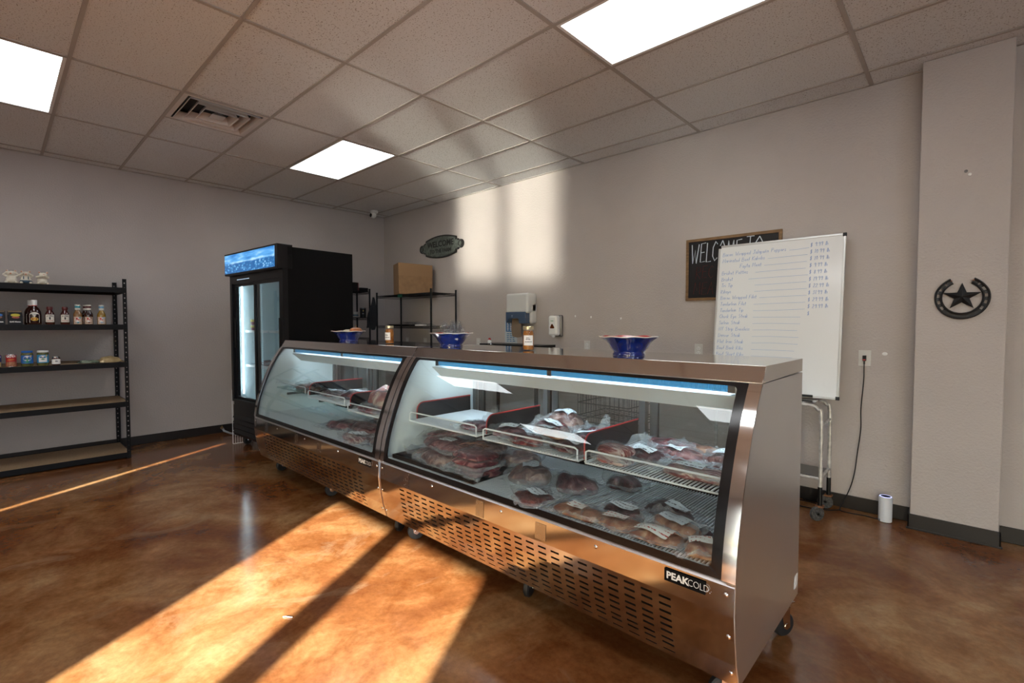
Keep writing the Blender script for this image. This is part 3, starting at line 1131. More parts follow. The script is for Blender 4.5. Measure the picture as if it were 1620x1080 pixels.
pack('brown slab with square white label at the back of the left pile', 4.74, -2.31, .625, .28, .17, .05, 'brown', -.1, lab=(-.01, .0, .1, .11, .06, 'k'), seed=23, flare=(1.3, .07))
pack('curved dark rack hanging over the front of the black tray', 4.62, -2.565, .575, .26, .12, .06, 'brown', -.05, tilt=(.15, 0), seed=24)
pack('tall clear bag of stacked red racks tied with brown cord in the left pile', 4.88, -2.53, .561, .22, .17, .12, 'red', -.1, layers=4, seed=25, film='cloudy', cord=True, flare=(.5, .06))
pack('empty looking crumpled clear bag of fat behind the corded bag', 4.93, -2.24, .561, .26, .17, .08, 'brown', .2, seed=26, film='cloudy', flare=(.2, .06))
pack('brown roast with grey label in a loose bag beside the corded bag', 5.16, -2.40, S0, .22, .19, .085, 'brown', .5, lab=(.0, .01, .2, .085, .07, 'b'), seed=27, film='cloudy', flare=(2.6, .04))
pack('square pack of ground meat with white label alone at the front of the deck', 5.36, -2.60, S0, .17, .14, .035, 'ground', -.35, lab=(.01, .0, .15, .10, .065, 'k'), seed=28, exp=5)
pack('lumpy dark purple roast standing alone on the middle of the deck', 5.42, -2.37, S0, .19, .14, .085, 'dark', .2, seed=29, exp=2.5, flare=(2.9, .04))
pack('small dark cube of meat in a bag near the rear doors of the deck', 5.58, -2.18, S0, .14, .11, .065, 'dark', .1, seed=30, exp=4, flare=(2.9, .10))
pack('dark steak under a long white label behind the pale tan cuts on the deck', 5.76, -2.49, S0, .19, .11, .04, 'dark', -.1, lab=(.0, 0, -.05, .12, .06, 'k'), seed=31)
pack('dark round cut with label and raised bag in the right group on the deck', 5.90, -2.36, S0, .20, .13, .05, 'dark', -.2, lab=(.03, .01, -.1, .11, .045, 'k'), seed=32, flare=(-1.2, .06))
pack('flat dark cut with slanted grey label nearest the right wall of the deck', 6.03, -2.46, S0, .16, .10, .035, 'dark', -.4, lab=(0, 0, .1, .11, .055, 'b'), seed=33)
pack('small bag of dark trimmings in the far right corner of the deck', 6.13, -2.28, S0, .10, .12, .035, 'dark', .1, seed=34)
pack('pale tan cut with label first in the front row of the deck', 5.60, -2.60, S0, .22, .11, .028, 'tan', -.12, lab=(0, 0, -.05, .09, .05, 'r'), seed=35)
pack('pale tan cut with long label second in the front row of the deck', 5.78, -2.595, S0, .22, .11, .032, 'tan', -.1, lab=(0, 0, .1, .10, .045, 'r'), seed=36)
pack('pale tan cut with the biggest red printed label in the front row of the deck', 5.965, -2.60, S0, .22, .11, .036, 'tan', -.08, lab=(-.01, -.01, -.02, .135, .075, 'r'), seed=37)
pack('pale tan cut under a greenish grey label behind the biggest red printed label', 5.99, -2.51, S0 + .02, .20, .09, .04, 'tan', -.35, lab=(0, 0, 0, .12, .06, 'b'), seed=38)
pack('pale tan cut in crumpled film at the right end of the deck front row', 6.13, -2.59, S0, .13, .12, .045, 'tan', .3, lab=(-.01, -.01, .2, .08, .045, 'r'), seed=39)
# far case
pack('small red cut in loose clear film on the glass shelf of the far case', 2.52, -2.38, .785, .24, .15, .05, 'red', .1, seed=40, lab=(-.03, -.02, .1, .09, .04, 'b'), flare=(2.5, .05))
pack('dark red patties with white label, left on the far case middle shelf', 2.98, -2.36, .768, .22, .16, .045, 'dark', .0, lab=(-.02, 0, -.2, .11, .07, 'k'), seed=41)
pack('dark red cut with bent label, right on the far case middle shelf', 3.24, -2.32, .768, .22, .16, .06, 'red', .3, lab=(.0, .01, .2, .09, .06, 'k'), seed=42, flare=(1.5, .06))
pack('big marbled roast in a tall clear bag on the far case right shelf', 3.72, -2.33, .742, .40, .22, .17, 'roast', -.25, seed=43, exp=2.4, lab=(.10, 0, -.1, .09, .08, 'k'), flare=(2.0, .10))
pack('red cut lying in front of the big marbled roast', 3.72, -2.475, .738, .26, .08, .05, 'red', -.05, seed=44)
pack('dark red cuts in a clear bag at the left of the far case deck pile', 3.30, -2.42, S0, .32, .22, .06, 'red', .2, seed=45)
pack('open clear bag with a teal tag at the back of the far case deck pile', 3.52, -2.20, S0, .34, .20, .11, 'brown', -.2, seed=46, film='cloudy', flare=(1.4, .10))
pack('long red slab in the middle of the far case deck pile', 3.60, -2.44, S0 + .02, .36, .16, .06, 'red', -.3, seed=47)
pack('red slab under crumpled white paper at the front of the far case deck pile', 3.72, -2.57, S0, .30, .16, .05, 'stripe', -.15, lab=(.02, 0, .3, .12, .09, 'k'), seed=48)
pack('dark slab in clear film at the right end of the far case deck', 3.97, -2.45, S0, .22, .26, .07, 'brown', .1, seed=49, film='cloudy')

# ------------------------------------------------------------------ bowls and jars on the case tops
M_BLUE = mat('cobalt_glaze', (.003, .013, .125), .08, coat=1.0, vary=.35, vscale=14)
M_RIM = mat('cream_glaze', (.74, .70, .66), .15, coat=.6)
M_REDG = mat('red_glaze', (.36, .045, .04), .2, coat=.6, vary=.3, vscale=18)


def bowl(x, y, label):
    r = thing('fluted_bowl', label, 'bowl', (x, y, ZT + .001), 'blue fluted bowls on the case tops')

    def wob(th, rr, h):
        k = max(0, (h - ZT - .055) / .035)
        return (1 + .03 * k * math.cos(8 * th), .0018 * k * math.cos(8 * th + .6))
    z = ZT + .001
    MB().lathe([(.0, z + .004), (.066, z + .004), (.070, z), (.077, z), (.078, z + .006), (.072, z + .014), (.074, z + .019), (.088, z + .034), (.100, z + .055), (.116, z + .072), (.137, z + .086)], (x, y, 0), 64, wob=wob, cap=False).build('outside', M_BLUE, r, angle=70)
    MB().lathe([(.137, z + .086), (.1425, z + .088), (.142, z + .0915), (.136, z + .0905)], (x, y, 0), 64, wob=wob, cap=False).build('rim', M_RIM, r, angle=70)
    MB().lathe([(.136, z + .0905), (.112, z + .075), (.094, z + .052), (.075, z + .028), (.045, z + .014), (0.0, z + .012)], (x, y, 0), 64, wob=wob, cap=False).build('inside', M_REDG, r, angle=70)
    return r


bowl(5.60, -2.185, 'empty blue fluted bowl with red inside, nearest the tall steel end of the near case')
bowl(4.29, -2.20, 'blue fluted bowl holding crumpled clear wrappers near the joint of the two cases')
bowl(2.96, -2.22, 'blue fluted bowl holding small gourds on the far case in front of the black fridge')
# wrappers in the middle bowl
wr = MB()
for q in range(9):
    o_ = Vector((q * 3.1, 2, 1))
    a0, c0 = random.uniform(-.07, .07), random.uniform(-.05, .05)
    sx = random.uniform(.04, .07)
    th = random.uniform(0, 3)
    wr.grid(9, 9, lambda i, j: (4.29 + a0 + (i / 9 - .5) * sx * 2 * math.cos(th) + .02 * noise.noise(o_ + Vector((i * .5, j * .5, 0))),
                                -2.20 + c0 + (i / 9 - .5) * sx * 2 * math.sin(th) + .03 * noise.noise(o_ + Vector((i * .5, j * .5, 5))),
                                ZT + .055 + j / 9 * random.choice((.07, .11, .12)) * 1.05 * (1 - .3 * abs(i / 9 - .5)) + .012 * noise.noise(o_ + Vector((i * .7, j * .7, 9)))))
tag(wr.build('clear_wrappers', M_FILM, flat=True, recalc=False), 'heap of crumpled clear wrappers in the middle blue bowl', 'wrappers')['kind'] = 'stuff'
M_SILV = mat('dark_foil', (.10, .10, .11), .3, .7)
tag(MB().ball((4.285, -2.20, ZT + .078), (.05, .05, .022)).build('wrapped_candy', M_SILV), 'dark wrapped sweets lying under the clear wrappers in the middle blue bowl', 'candy')
g1 = thing('gourd', 'small orange ribbed gourd with a stalk in the furthest blue bowl', 'gourd', (3.03, -2.19, ZT + .07), 'gourds in the furthest bowl')
MB().lathe([(.006, ZT + .115), (.022, ZT + .12), (.042, ZT + .112), (.050, ZT + .095), (.044, ZT + .078), (.02, ZT + .066), (.004, ZT + .066)][::-1], (3.03, -2.19, 0), 32,
           wob=lambda t, r, h: (1 + .05 * math.cos(9 * t), 0)).build('body', mat('orange_gourd', (.42, .15, .045), .4, vary=.3, vscale=30), g1)
MB().tube([(3.03, -2.19, ZT + .113), (3.032, -2.19, ZT + .125), (3.028, -2.19, ZT + .14)], [.006, .004, .003], 8).build('stalk', mat('stalk', (.35, .22, .10), .7), g1)
tag(MB().lathe([(.004, ZT + .062), (.024, ZT + .066), (.040, ZT + .082), (.036, ZT + .096), (.018, ZT + .103), (.003, ZT + .101)], (2.91, -2.20, 0), 28,
               wob=lambda t, r, h: (1 + .05 * math.cos(8 * t), 0)).build('gourd', mat('white_gourd', (.62, .56, .45), .4, vary=.2, vscale=30)),
    'small cream gourd beside the orange gourd in the furthest blue bowl', 'gourd', 'gourds in the furthest bowl')


def arc_patch(b, c, r, z0, z1, a0, a1, n=14, nz=1):
    b.grid(n, nz, lambda i, j: (c[0] + r * math.cos(a0 + (a1 - a0) * i / n), c[1] + r * math.sin(a0 + (a1 - a0) * i / n), z0 + (z1 - z0) * j / nz))
    return b


M_HONEY = mat('amber_preserve', (.20, .055, .008), .25, vary=.6, vscale=40, vcol=(.42, .17, .03))
M_JARGL = glassy('jar_glass', (.96, .97, .96), refl=1.1)
M_GOLD = mat('gold_lid', (.62, .55, .36), .3, .8)
M_PAPER = mat('paper_white', (.80, .79, .77), .6)
M_INK = mat('ink_black', (.03, .03, .035), .7)


def facing(x, y):
    return math.atan2(cam.location.y - y, cam.location.x - x)


def cyl_text(b, s, size, c, r, z, ang, weight=0, spacing=1):
    b.text(s, size, lambda u, v: (c[0] + r * math.cos(ang + u / r), c[1] + r * math.sin(ang + u / r), z + v), weight=weight, spacing=spacing)


def preserve_jar(x, y, label, da):
    r = thing('preserve_jar', label, 'jar', (x, y, ZT + .001), 'preserve jars on the case tops')
    z = ZT + .001
    MB().lathe([(.001, z + .004), (.029, z + .004), (.031, z + .010), (.031, z + .095), (.024, z + .112), (.001, z + .113)], (x, y, 0), 28, cap=False).build('contents', M_HONEY, r)
    MB().lathe([(.001, z), (.030, z), (.0335, z + .005), (.0335, z + .097), (.029, z + .110), (.0275, z + .120), (.001, z + .121)], (x, y, 0), 28, cap=False).build('glass', M_JARGL, r)
    MB().lathe([(.030, z + .1175), (.0305, z + .119), (.0305, z + .134), (.028, z + .1365), (.001, z + .1365)], (x, y, 0), 28).build('lid', M_GOLD, r)
    a = facing(x, y) + da
    lb = arc_patch(MB(), (x, y), .0338, z + .028, z + .085, a - .85, a + .85).build('label', M_PAPER, r, recalc=False, solid=-.0003)
    t = MB()
    for row, words in ((.071, ((-.35, -.05), (.02, .16))), (.063, ((-.42, -.12), (-.06, .32))), (.048, ((-.62, -.30), (-.25, .28), (.34, .62)))):
        for w0, w1 in words:
            arc_patch(t, (x, y), .0344, z + row - .0018, z + row + .0018, a + w0, a + w1, 4)
    t.build('print', M_INK, r, recalc=False).parent = lb
    return r


preserve_jar(4.96, -2.19, 'amber preserve jar with gold lid in front of the paper towel dispenser', 0)
preserve_jar(3.57, -2.21, 'amber preserve jar with label turned left, in front of the black wire rack', -.7)

# ------------------------------------------------------------------ black fridge with glass doors
FX, FYY, FW, FD, FH = .80, -2.47, 1.25, .745, 2.12
fr_ = thing('glass_door_fridge', 'tall black two door fridge with a lit blue picture panel above its glass doors', 'fridge', (FX, FYY, 0))


def fb(name, m, b, parent=None, **k):
    """box in the fridge's own frame: x to the right, y into its depth"""
    x0, x1, y0, y1, z0, z1 = b
    return bx(name, m, (FX + x0, FX + x1, FYY + y0, FYY + y1, z0, z1), parent or fr_, **k)


sh = MB()
for q in ((0, .03, .05, FD, .12, 2.10), (FW - .03, FW, .05, FD, .12, 2.10), (.03, FW - .03, FD - .03, FD, .12, 2.10), (.03, FW - .03, .05, FD - .03, 2.06, 2.10), (.03, FW - .03, .05, FD - .03, .12, .50)):
    sh.box(FX + q[0], FX + q[1], FYY + q[2], FYY + q[3], q[4], q[5])
sh.build('cabinet', M_BLACKMATTE, fr_)
li = MB()
for q in ((.03, .036, .08, FD - .036, .50, 1.86), (FW - .036, FW - .03, .08, FD - .036, .50, 1.86), (.036, FW - .036, FD - .036, FD - .03, .50, 1.86),
          (.036, FW - .036, .08, FD - .036, .50, .506), (.036, FW - .036, .08, FD - .036, 1.86, 1.866)):
    li.box(FX + q[0], FX + q[1], FYY + q[2], FYY + q[3], q[4], q[5])
li.build('inner_liner', mat('fridge_liner', (.55, .66, .70), .4), fr_)


def sign_material():
    m = bpy.data.materials.new('lit_sky_picture')
    m.use_nodes = True
    n = m.node_tree
    b_ = n.nodes['Principled BSDF']
    tc = n.nodes.new('ShaderNodeTexCoord')
    sp = n.nodes.new('ShaderNodeSeparateXYZ')
    n.links.new(tc.outputs['Generated'], sp.inputs[0])

    def ramp(src, stops):
        r = n.nodes.new('ShaderNodeValToRGB')
        e = r.color_ramp.elements
        while len(e) < len(stops):
            e.new(.5)
        for i, (p, c) in enumerate(stops):
            e[i].position = p
            e[i].color = (*c, 1)
        n.links.new(src, r.inputs[0])
        return r.outputs[0]
    mp = n.nodes.new('ShaderNodeMapping')
    mp.inputs['Scale'].default_value = (2.2, 1, 3)
    n.links.new(tc.outputs['Generated'], mp.inputs[0])
    cl = n.nodes.new('ShaderNodeTexNoise')
    cl.inputs['Scale'].default_value = 1.6
    cl.inputs['Detail'].default_value = 5
    n.links.new(mp.outputs[0], cl.inputs[0])
    skyc = ramp(cl.outputs[0], [(.35, (.02, .17, .50)), (.52, (.10, .36, .72)), (.72, (.55, .80, .95))])
    vo = n.nodes.new('ShaderNodeTexVoronoi')
    vo.inputs['Scale'].default_value = 15
    mp2 = n.nodes.new('ShaderNodeMapping')
    mp2.inputs['Scale'].default_value = (1.6, 1, .55)
    n.links.new(tc.outputs['Generated'], mp2.inputs[0])
    n.links.new(mp2.outputs[0], vo.inputs[0])
    tr_ = ramp(vo.outputs[0], [(.05, (.42, .66, .85)), (.30, (.06, .26, .52)), (.6, (.01, .10, .30))])
    ad = n.nodes.new('ShaderNodeMath')
    ad.operation = 'MULTIPLY_ADD'
    ad.inputs[1].default_value = .25
    n.links.new(cl.outputs[0], ad.inputs[0])
    n.links.new(sp.outputs[2], ad.inputs[2])
    ed = ramp(ad.outputs[0], [(.60, (1, 1, 1)), (.70, (0, 0, 0))])
    mx = n.nodes.new('ShaderNodeMix')
    mx.data_type = 'RGBA'
    n.links.new(ed, mx.inputs[0])
    n.links.new(skyc, mx.inputs[6])
    n.links.new(tr_, mx.inputs[7])
    b_.inputs['Base Color'].default_value = (.02, .05, .1, 1)
    b_.inputs['Roughness'].default_value = .15
    n.links.new(mx.outputs[2], b_.inputs['Emission Color'])
    b_.inputs['Emission Strength'].default_value = 1.2
    return m


hd = MB().box(FX, FX + FW, FYY - .05, FYY + .10, 1.885, FH).build('header_box', M_BLACK, fr_, bevel=.004)
fb('picture_panel', sign_material(), (.018, FW - .05, -.054, -.05, 1.905, FH - .018), hd and fr_).parent = hd
df = MB()
for q in ((0, .05, 0, .05, .50, 1.885), (FW - .05, FW, 0, .05, .50, 1.885), (.05, FW - .05, 0, .05, 1.80, 1.885), (.05, FW - .05, 0, .05, .46, .53)):
    df.box(FX + q[0], FX + q[1], FYY + q[2], FYY + q[3], q[4], q[5])
df.build('door_surround', M_BLACK, fr_)
vs_ = MB()
for k in range(9):
    vs_.box(FX + .20 + k * .035, FX + .225 + k * .035, FYY - .002, FYY, 1.835, 1.842)
vs_.build('control_slots', mat('dim_led', (.2, .3, .4), .4, emit=(.6, .8, 1), es=.7), fr_)
for (d0, d1, yy) in ((.05, .64, .028), (.60, FW - .05, .004)):
    d = MB()
    for q in ((d0, d0 + .035, .53, 1.80), (d1 - .035, d1, .53, 1.80), (d0 + .035, d1 - .035, .53, .56), (d0 + .035, d1 - .035, 1.77, 1.80)):
        d.box(FX + q[0], FX + q[1], FYY + yy, FYY + yy + .02, q[2], q[3])
    dr = d.build('sliding_door', M_BLACK, fr_)
    fb('pane', MATS['back_glass'], (d0 + .035, d1 - .035, yy + .008, yy + .012, .56, 1.77)).parent = dr
    hx = d1 - .032 if yy < .01 else d0 + .006
    fb('handle', M_BLACK, (hx, hx + .024, yy - .012, yy, 1.10, 1.42), bevel=.004).parent = dr
M_FLED = mat('fridge_led', (.9, .95, 1), .4, emit=(.80, .93, 1.0), es=15.0)
for xx, w_ in ((.062, .030),):
    le = MB()
    for k in range(58):
        le.box(FX + xx, FX + xx + w_, FYY + .09, FYY + .096, .58 + k * .021, .58 + k * .021 + .015)
    le.build('led_strip', M_FLED, fr_)
ds = MB()
for k in range(58):
    ds.box(FX + .600, FX + .622, FYY + .075, FYY + .080, .58 + k * .021, .58 + k * .021 + .012)
ds.build('centre_strip', mat('dim_strip', (.4, .5, .55), .4, emit=(.35, .5, .58), es=.8), fr_)
ml = MB()
for xx in (.33, .62, .90, 1.10):
    ml.box(FX + xx, FX + xx + .022, FYY + FD - .05, FYY + FD - .036, .55, 1.80)
ml.build('shelf_standard', M_GREYMET, fr_)
for z in (1.285, .90, 1.60):
    for a, c in ((.05, .60), (.64, FW - .05)):
        if z == 1.60 and a < .3:
            continue
        if z == 1.60:
            continue
        s_ = MB()
        for k in range(24):
            xx = a + (c - a) * k / 23
            s_.box(FX + xx - .002, FX + xx + .002, FYY + .14, FYY + .62, z - .004, z)
        for y_ in (.14, .38, .62):
            s_.tube([(FX + a, FYY + y_, z - .006), (FX + c, FYY + y_, z - .006)], .004, 6)
        s_.box(FX + a, FX + c, FYY + .135, FYY + .139, z - .02, z + .006)
        s_.build('wire_shelf', M_WIRE, fr_)
gr = MB()
gr.box(FX, FX + FW, FYY + .012, FYY + .05, .12, .46)
for k in range(4):
    z = .15 + k * .055
    gr.add([(FX + .03, FYY + .012, z + .04), (FX + FW - .03, FYY + .012, z + .04), (FX + FW - .03, FYY - .012, z + .006), (FX + .03, FYY - .012, z + .006),
            (FX + .03, FYY + .012, z), (FX + FW - .03, FYY + .012, z)], [(0, 1, 2, 3), (3, 2, 5, 4)])
gr.build('grille', M_BLACK, fr_, recalc=False)
for cx_, cy_ in ((.09, .10), (FW - .09, .10), (.09, FD - .1), (FW - .09, FD - .1)):
    caster(fr_, FX + cx_, FYY + cy_, .3, top=.12)
# fridge contents
FROT = math.radians(3.5)


def floc(x, y, z):
    c, s_ = math.cos(FROT), math.sin(FROT)
    return (FX + x * c - y * s_, FYY + x * s_ + y * c, z)


fr_.rotation_euler = (0, 0, FROT)
M_TUB = mat('tub_yellow', (.70, .62, .12), .4, vary=.3, vscale=50)
M_TUB2 = mat('tub_maroon', (.25, .05, .09), .4)
p = floc(.150, .20, 1.286)
t0 = thing('dip_tub', 'yellow and maroon tub on top of another tub inside the black fridge', 'tub', (p[0], p[1], 1.352), 'tubs inside the fridge')
MB().lathe([(.001, 1.352), (.040, 1.352), (.046, 1.385)], (p[0], p[1], 0), 20, cap=False).build('cup', M_TUB2, t0)
MB().lathe([(.046, 1.385), (.049, 1.408), (.001, 1.408)], (p[0], p[1], 0), 20, cap=False).build('band', M_TUB, t0)
MB().lathe([(.051, 1.406), (.051, 1.414), (.001, 1.414)], (p[0], p[1], 0), 20, cap=False).build('lid', mat('tub_lid', (.75, .72, .50), .3), t0)
dup(t0, (p[0], p[1], 1.288), label='yellow and maroon tub standing directly on the fridge shelf under another tub')
for k, (xx, yy) in enumerate(((.33, .30), (.78, .30))):
    p = floc(xx, yy, .90)
    pack(('bagged red cuts on the lower left shelf inside the black fridge', 'bagged red cuts on the lower right shelf inside the black fridge')[k], p[0], p[1], .901, .34, .24, .05, 'red', .1 + k, seed=60 + k, lab=(0, 0, .2, .10, .06, 'k'), group='bagged cuts inside the fridge')
# white wire shelf standing on its edge beside the fridge
wp = MB()
X0 = .755
for zz in (.004, .155):
    wp.tube([(X0, -2.455, zz), (X0, -1.85, zz)], .0035, 6)
for k in range(26):
    yy = -2.455 + .024 * k
    wp.tube([(X0, yy, .004), (X0, yy, .155)], .0018, 5)
wp.tube([(X0, -2.458, .004), (X0, -2.458, .62)], .0035, 6)
tag(wp.build('fridge_rack', M_WIRE), 'white wire shelf stood on edge on the floor against the left of the black fridge', 'wire shelf')
# drain hose
dh = thing('drain_hose', 'grey hose with brass end running from the left wall towards the black fridge', 'hose', (.3, -2.30, .03))
MB().tube([(.07, -2.36, .055), (.14, -2.37, .045), (.22, -2.33, .022), (.38, -2.27, .014), (.60, -2.2, .014), (.8, -2.10, .014)], .012, 10).build('tube', mat('grey_hose', (.28, .30, .33), .4), dh)
MB().tube([(.01, -2.36, .06), (.07, -2.36, .056)], .015, 10).tube([(.035, -2.36, .05), (.035, -2.36, .09)], .008, 8).build('brass_valve', mat('brass', (.45, .30, .12), .35, 1.0), dh)

# ------------------------------------------------------------------ left shelving with goods
M_RACK = mat('rack_black', (.005, .0052, .006), .45, spec=.22)
M_PART = mat('particle_board', (.33, .225, .13), .8, vary=.18, vscale=120)
LX0, LX1, LY0, LY1 = .02, .625, -4.87, -3.355
rk = thing('shelving_unit', 'black steel shelving with five particle board shelves against the left wall', 'shelving', ((LX0 + LX1) / 2, (LY0 + LY1) / 2, 0))
LZ = [.062, .577, .977, 1.354, 1.722]


def post(x, y, sx, sy):
    p = MB()
    H_, n = 1.81, 36
    zs_ = []
    for k in range(n):
        z = .03 + k * .0495
        zs_ += [z, z + .012]
    zl_ = sorted([0.0] + zs_ + [H_])
    w_ = .034
    # face across y, seen from the room, and face across x
    us = [0, .012, .022, w_]
    for ax in (0, 1):
        def f(i, j):
            return (x, y - sy * us[i], zl_[j]) if ax == 0 else (x - sx * us[i], y, zl_[j])
        p.grid(3, len(zl_) - 1, f, lambda i, j: i == 1 and abs((zl_[j + 1] - zl_[j]) - .012) < 1e-6)
    return p.build('post', M_RACK, rk, solid=.0018, recalc=False)


for x, sx in ((LX0, -1), (LX1, 1)):
    for y, sy in ((LY0, -1), (LY1, 1)):
        post(x, y, sx, sy)
for k, z in enumerate(LZ):
    s_ = MB()
    for x, o_ in ((LX0 + .003, 1), (LX1 - .003, -1)):
        s_.prism([(0, z + .002), (.012, z - .004), (.004, z - .014), (.014, z - .026), (.002, z - .042), (-.0, z - .05)], lambda a, c: (x + o_ * a, LY0, c), lambda a, c: (x + o_ * a, LY1, c))
    for y, o_ in ((LY0 + .003, 1), (LY1 - .003, -1)):
        s_.prism([(0, z + .002), (.012, z - .004), (.004, z - .014), (.014, z - .026), (.002, z - .042), (-.0, z - .05)], lambda a, c: (LX0, y + o_ * a, c), lambda a, c: (LX1, y + o_ * a, c))
    fm = s_.build('shelf', M_RACK, rk)
    bd = bx('board', M_PART, (LX0 + .008, LX1 - .008, LY0 + .008, LY1 - .008, z - .012, z), rk)
    bd.parent = fm

# pig figurines: body grown as one skin
M_PIG = mat('glazed_cream', (.66, .62, .52), .3, coat=.4)
M_PIG2 = mat('pig_pink', (.55, .26, .16), .4)
M_NAVY = mat('overall_blue', (.03, .07, .11), .45)


def pig(y, kind, label):
    x, z = .52, LZ[4]
    r = thing('pig_figurine', label, 'figurine', (x, y, z), 'three pig figurines on the top shelf')
    b_ = MB()
    b_.ball((x, y, z + .036), (.040, .044, .036))
    b_.ball((x, y, z + .062), (.027, .030, .022))
    hy = y + (.008 if kind == 2 else 0)
    b_.ball((x + .005, hy, z + .094), (.028, .034, .025))
    b_.ball((x + .032, hy, z + .091), (.014, .014, .011), 10, 6)
    for s_ in (-1, 1):
        b_.ball((x + .035, y + s_ * .036, z + .013), (.026, .014, .013), 12, 6)
        b_.ball((x - .002, hy + s_ * .029, z + .118), (.006, .011, .011), 10, 6)
        if kind == 0:       # hands on ears
            a1, a2, a3 = (x, y + s_ * .030, z + .066), (x + .002, y + s_ * .055, z + .084), (x + .010, y + s_ * .033, z + .104)
        elif kind == 1:     # hands over eyes
            a1, a2, a3 = (x, y + s_ * .030, z + .066), (x + .014, y + s_ * .050, z + .084), (x + .030, y + s_ * .020, z + .101)
        else:               # hands over mouth
            a1, a2, a3 = (x, y + s_ * .030, z + .066), (x + .022, y + s_ * .045, z + .072), (x + .046, hy + s_ * .010, z + .084)
        b_.tube([a1, a2, a3], [.011, .010, .010], 8)
        b_.ball(a3, .0115, 8, 6)
        b_.ball(a2, .0105, 8, 6)
    o = b_.build('body', M_PIG, r)
    md = o.modifiers.new('skin', 'REMESH')
    md.mode = 'VOXEL'
    md.voxel_size = .003
    md.use_smooth_shade = True
    MB().ball((x + .0455, hy, z + .092), (.004, .008, .007), 10, 6).build('snout', M_PIG2, r)
    e = MB()
    for s_ in (-1, 1):
        e.ball((x + .003, hy + s_ * .031, z + .118), (.004, .007, .007), 8, 6)
    e.build('ear_lining', M_PIG2, r)
    if kind == 1:
        q = MB().ball((x, y, z + .027), (.0425, .047, .027))
        for s_ in (-1, 1):
            q.tube([(x + .036, y + s_ * .018, z + .045), (x + .028, y + s_ * .017, z + .072)], .004, 6)
            q.ball((x + .026, y + s_ * .036, z + .017), (.024, .016, .0165), 12, 6)
        q.build('blue_overalls', M_NAVY, r)
    else:
        h = MB()
        for k in range(5):
            h.tube([(x - .01, hy - .016 + k * .008, z + .114), (x + .002, hy - .018 + k * .009, z + .126)], [.004, .001], 5)
        h.build('grey_tuft', mat('grey_tuft', (.20, .22, .23), .6), r)
    r.rotation_euler = (0, 0, (-.1, 0, .05)[kind])
    r.scale = (.9, .86, .97)
    return r


pig(-4.156, 0, 'seated cream pig figurine holding its ears, leftmost of three')
pig(-4.064, 1, 'seated cream pig figurine in blue overalls covering its eyes, between two others')
pig(-3.956, 2, 'seated cream pig figurine covering its mouth, rightmost of three')

# second shelf: sauces and boxes
M_SAUCE = mat('dark_sauce', (.022, .004, .003), .12, coat=.6)
M_SAUCE2 = mat('red_brown_sauce', (.060, .010, .008), .15, coat=.6)
M_TAN = mat('tan_sauce', (.20, .095, .025), .15, coat=.6)
M_MUST = mat('mustard_sauce', (.26, .145, .012), .15, coat=.6)
M_LABW = mat('label_cream', (.68, .66, .58), .5)
M_LABY = mat('label_yellow', (.70, .48, .06), .5)
M_RED = mat('print_red', (.45, .03, .03), .5)
M_TEAL = mat('print_teal', (.03, .28, .36), .5)
M_BLU = mat('print_blue', (.02, .16, .50), .5)
M_GRN = mat('print_green', (.02, .24, .08), .5)
M_BRN = mat('print_brown', (.12, .03, .02), .5)
M_LTB = mat('print_light_blue', (.25, .45, .65), .5)


def on_cyl(c, r, ang):
    return lambda u, v: (c[0] + r * math.cos(ang + u / r), c[1] + r * math.sin(ang + u / r), v)


def disc_on(b, mp, cu, cv, ru, rv, n=20):
    b.add([mp(cu, cv)] + [mp(cu + ru * math.cos(2 * PI * k / n), cv + rv * math.sin(2 * PI * k / n)) for k in range(n)], [(0, 1 + k, 1 + (k + 1) % n) for k in range(n)])


Z2 = LZ[3]


def big_sauce(x, y, label):
    r = thing('sauce_bottle', label, 'bottle', (x, y, Z2), 'large dark barbecue sauce bottles')
    MB().lathe([(.001, Z2), (.044, Z2), (.048, Z2 + .006), (.048, Z2 + .095), (.046, Z2 + .118), (.034, Z2 + .148), (.019, Z2 + .165), (.017, Z2 + .178), (.001, Z2 + .178)], (x, y, 0), 32, cap=False).build('bottle', M_SAUCE, r)
    MB().lathe([(.021, Z2 + .176), (.0215, Z2 + .222), (.019, Z2 + .226), (.001, Z2 + .226)], (x, y, 0), 24).build('cap', M_WHITE, r)
    MB().lathe([(.0218, Z2 + .172), (.0218, Z2 + .177), (.018, Z2 + .178)], (x, y, 0), 24, cap=False).build('red_collar', M_RED, r)
    a = facing(x, y)
    mp = on_cyl((x, y), .0487, a)
    lb = MB()
    poly = [(-.034, .018), (.034, .018), (.036, .024), (.036, .085)] + [(.036 * math.cos(t), .085 + .030 * math.sin(t)) for t in [PI * k / 10 for k in range(1, 10)]] + [(-.036, .085), (-.036, .024)]
    lb.add([mp(0, Z2 + .06)] + [mp(u, Z2 + v) for u, v in poly], [(0, 1 + k, 1 + (k + 1) % len(poly)) for k in range(len(poly))])
    l_ = lb.build('label', M_LABW, r, recalc=False)
    e = MB()
    mp2 = on_cyl((x, y), .0490, a)
    disc_on(e, mp2, 0, Z2 + .052, .026, .015)
    e.build('yellow_oval', M_LABY, r, recalc=False).parent = l_
    t = MB()
    mp3 = on_cyl((x, y), .0493, a)
    t.text("SWEET BABY RAY'S", .0085, lambda u, v: mp3(u, Z2 + .094 + v - 6 * u * u), weight=.0002)
    t.build('arched_lettering', M_NAVY, r, recalc=False).parent = l_
    t = MB()
    t.text("BARBECUE", .0085, lambda u, v: mp3(u, Z2 + .056 + v), weight=.0002)
    t.text("SAUCE", .0085, lambda u, v: mp3(u, Z2 + .047 + v), weight=.0002)
    t.build('oval_lettering', M_RED, r, recalc=False).parent = l_
    return r


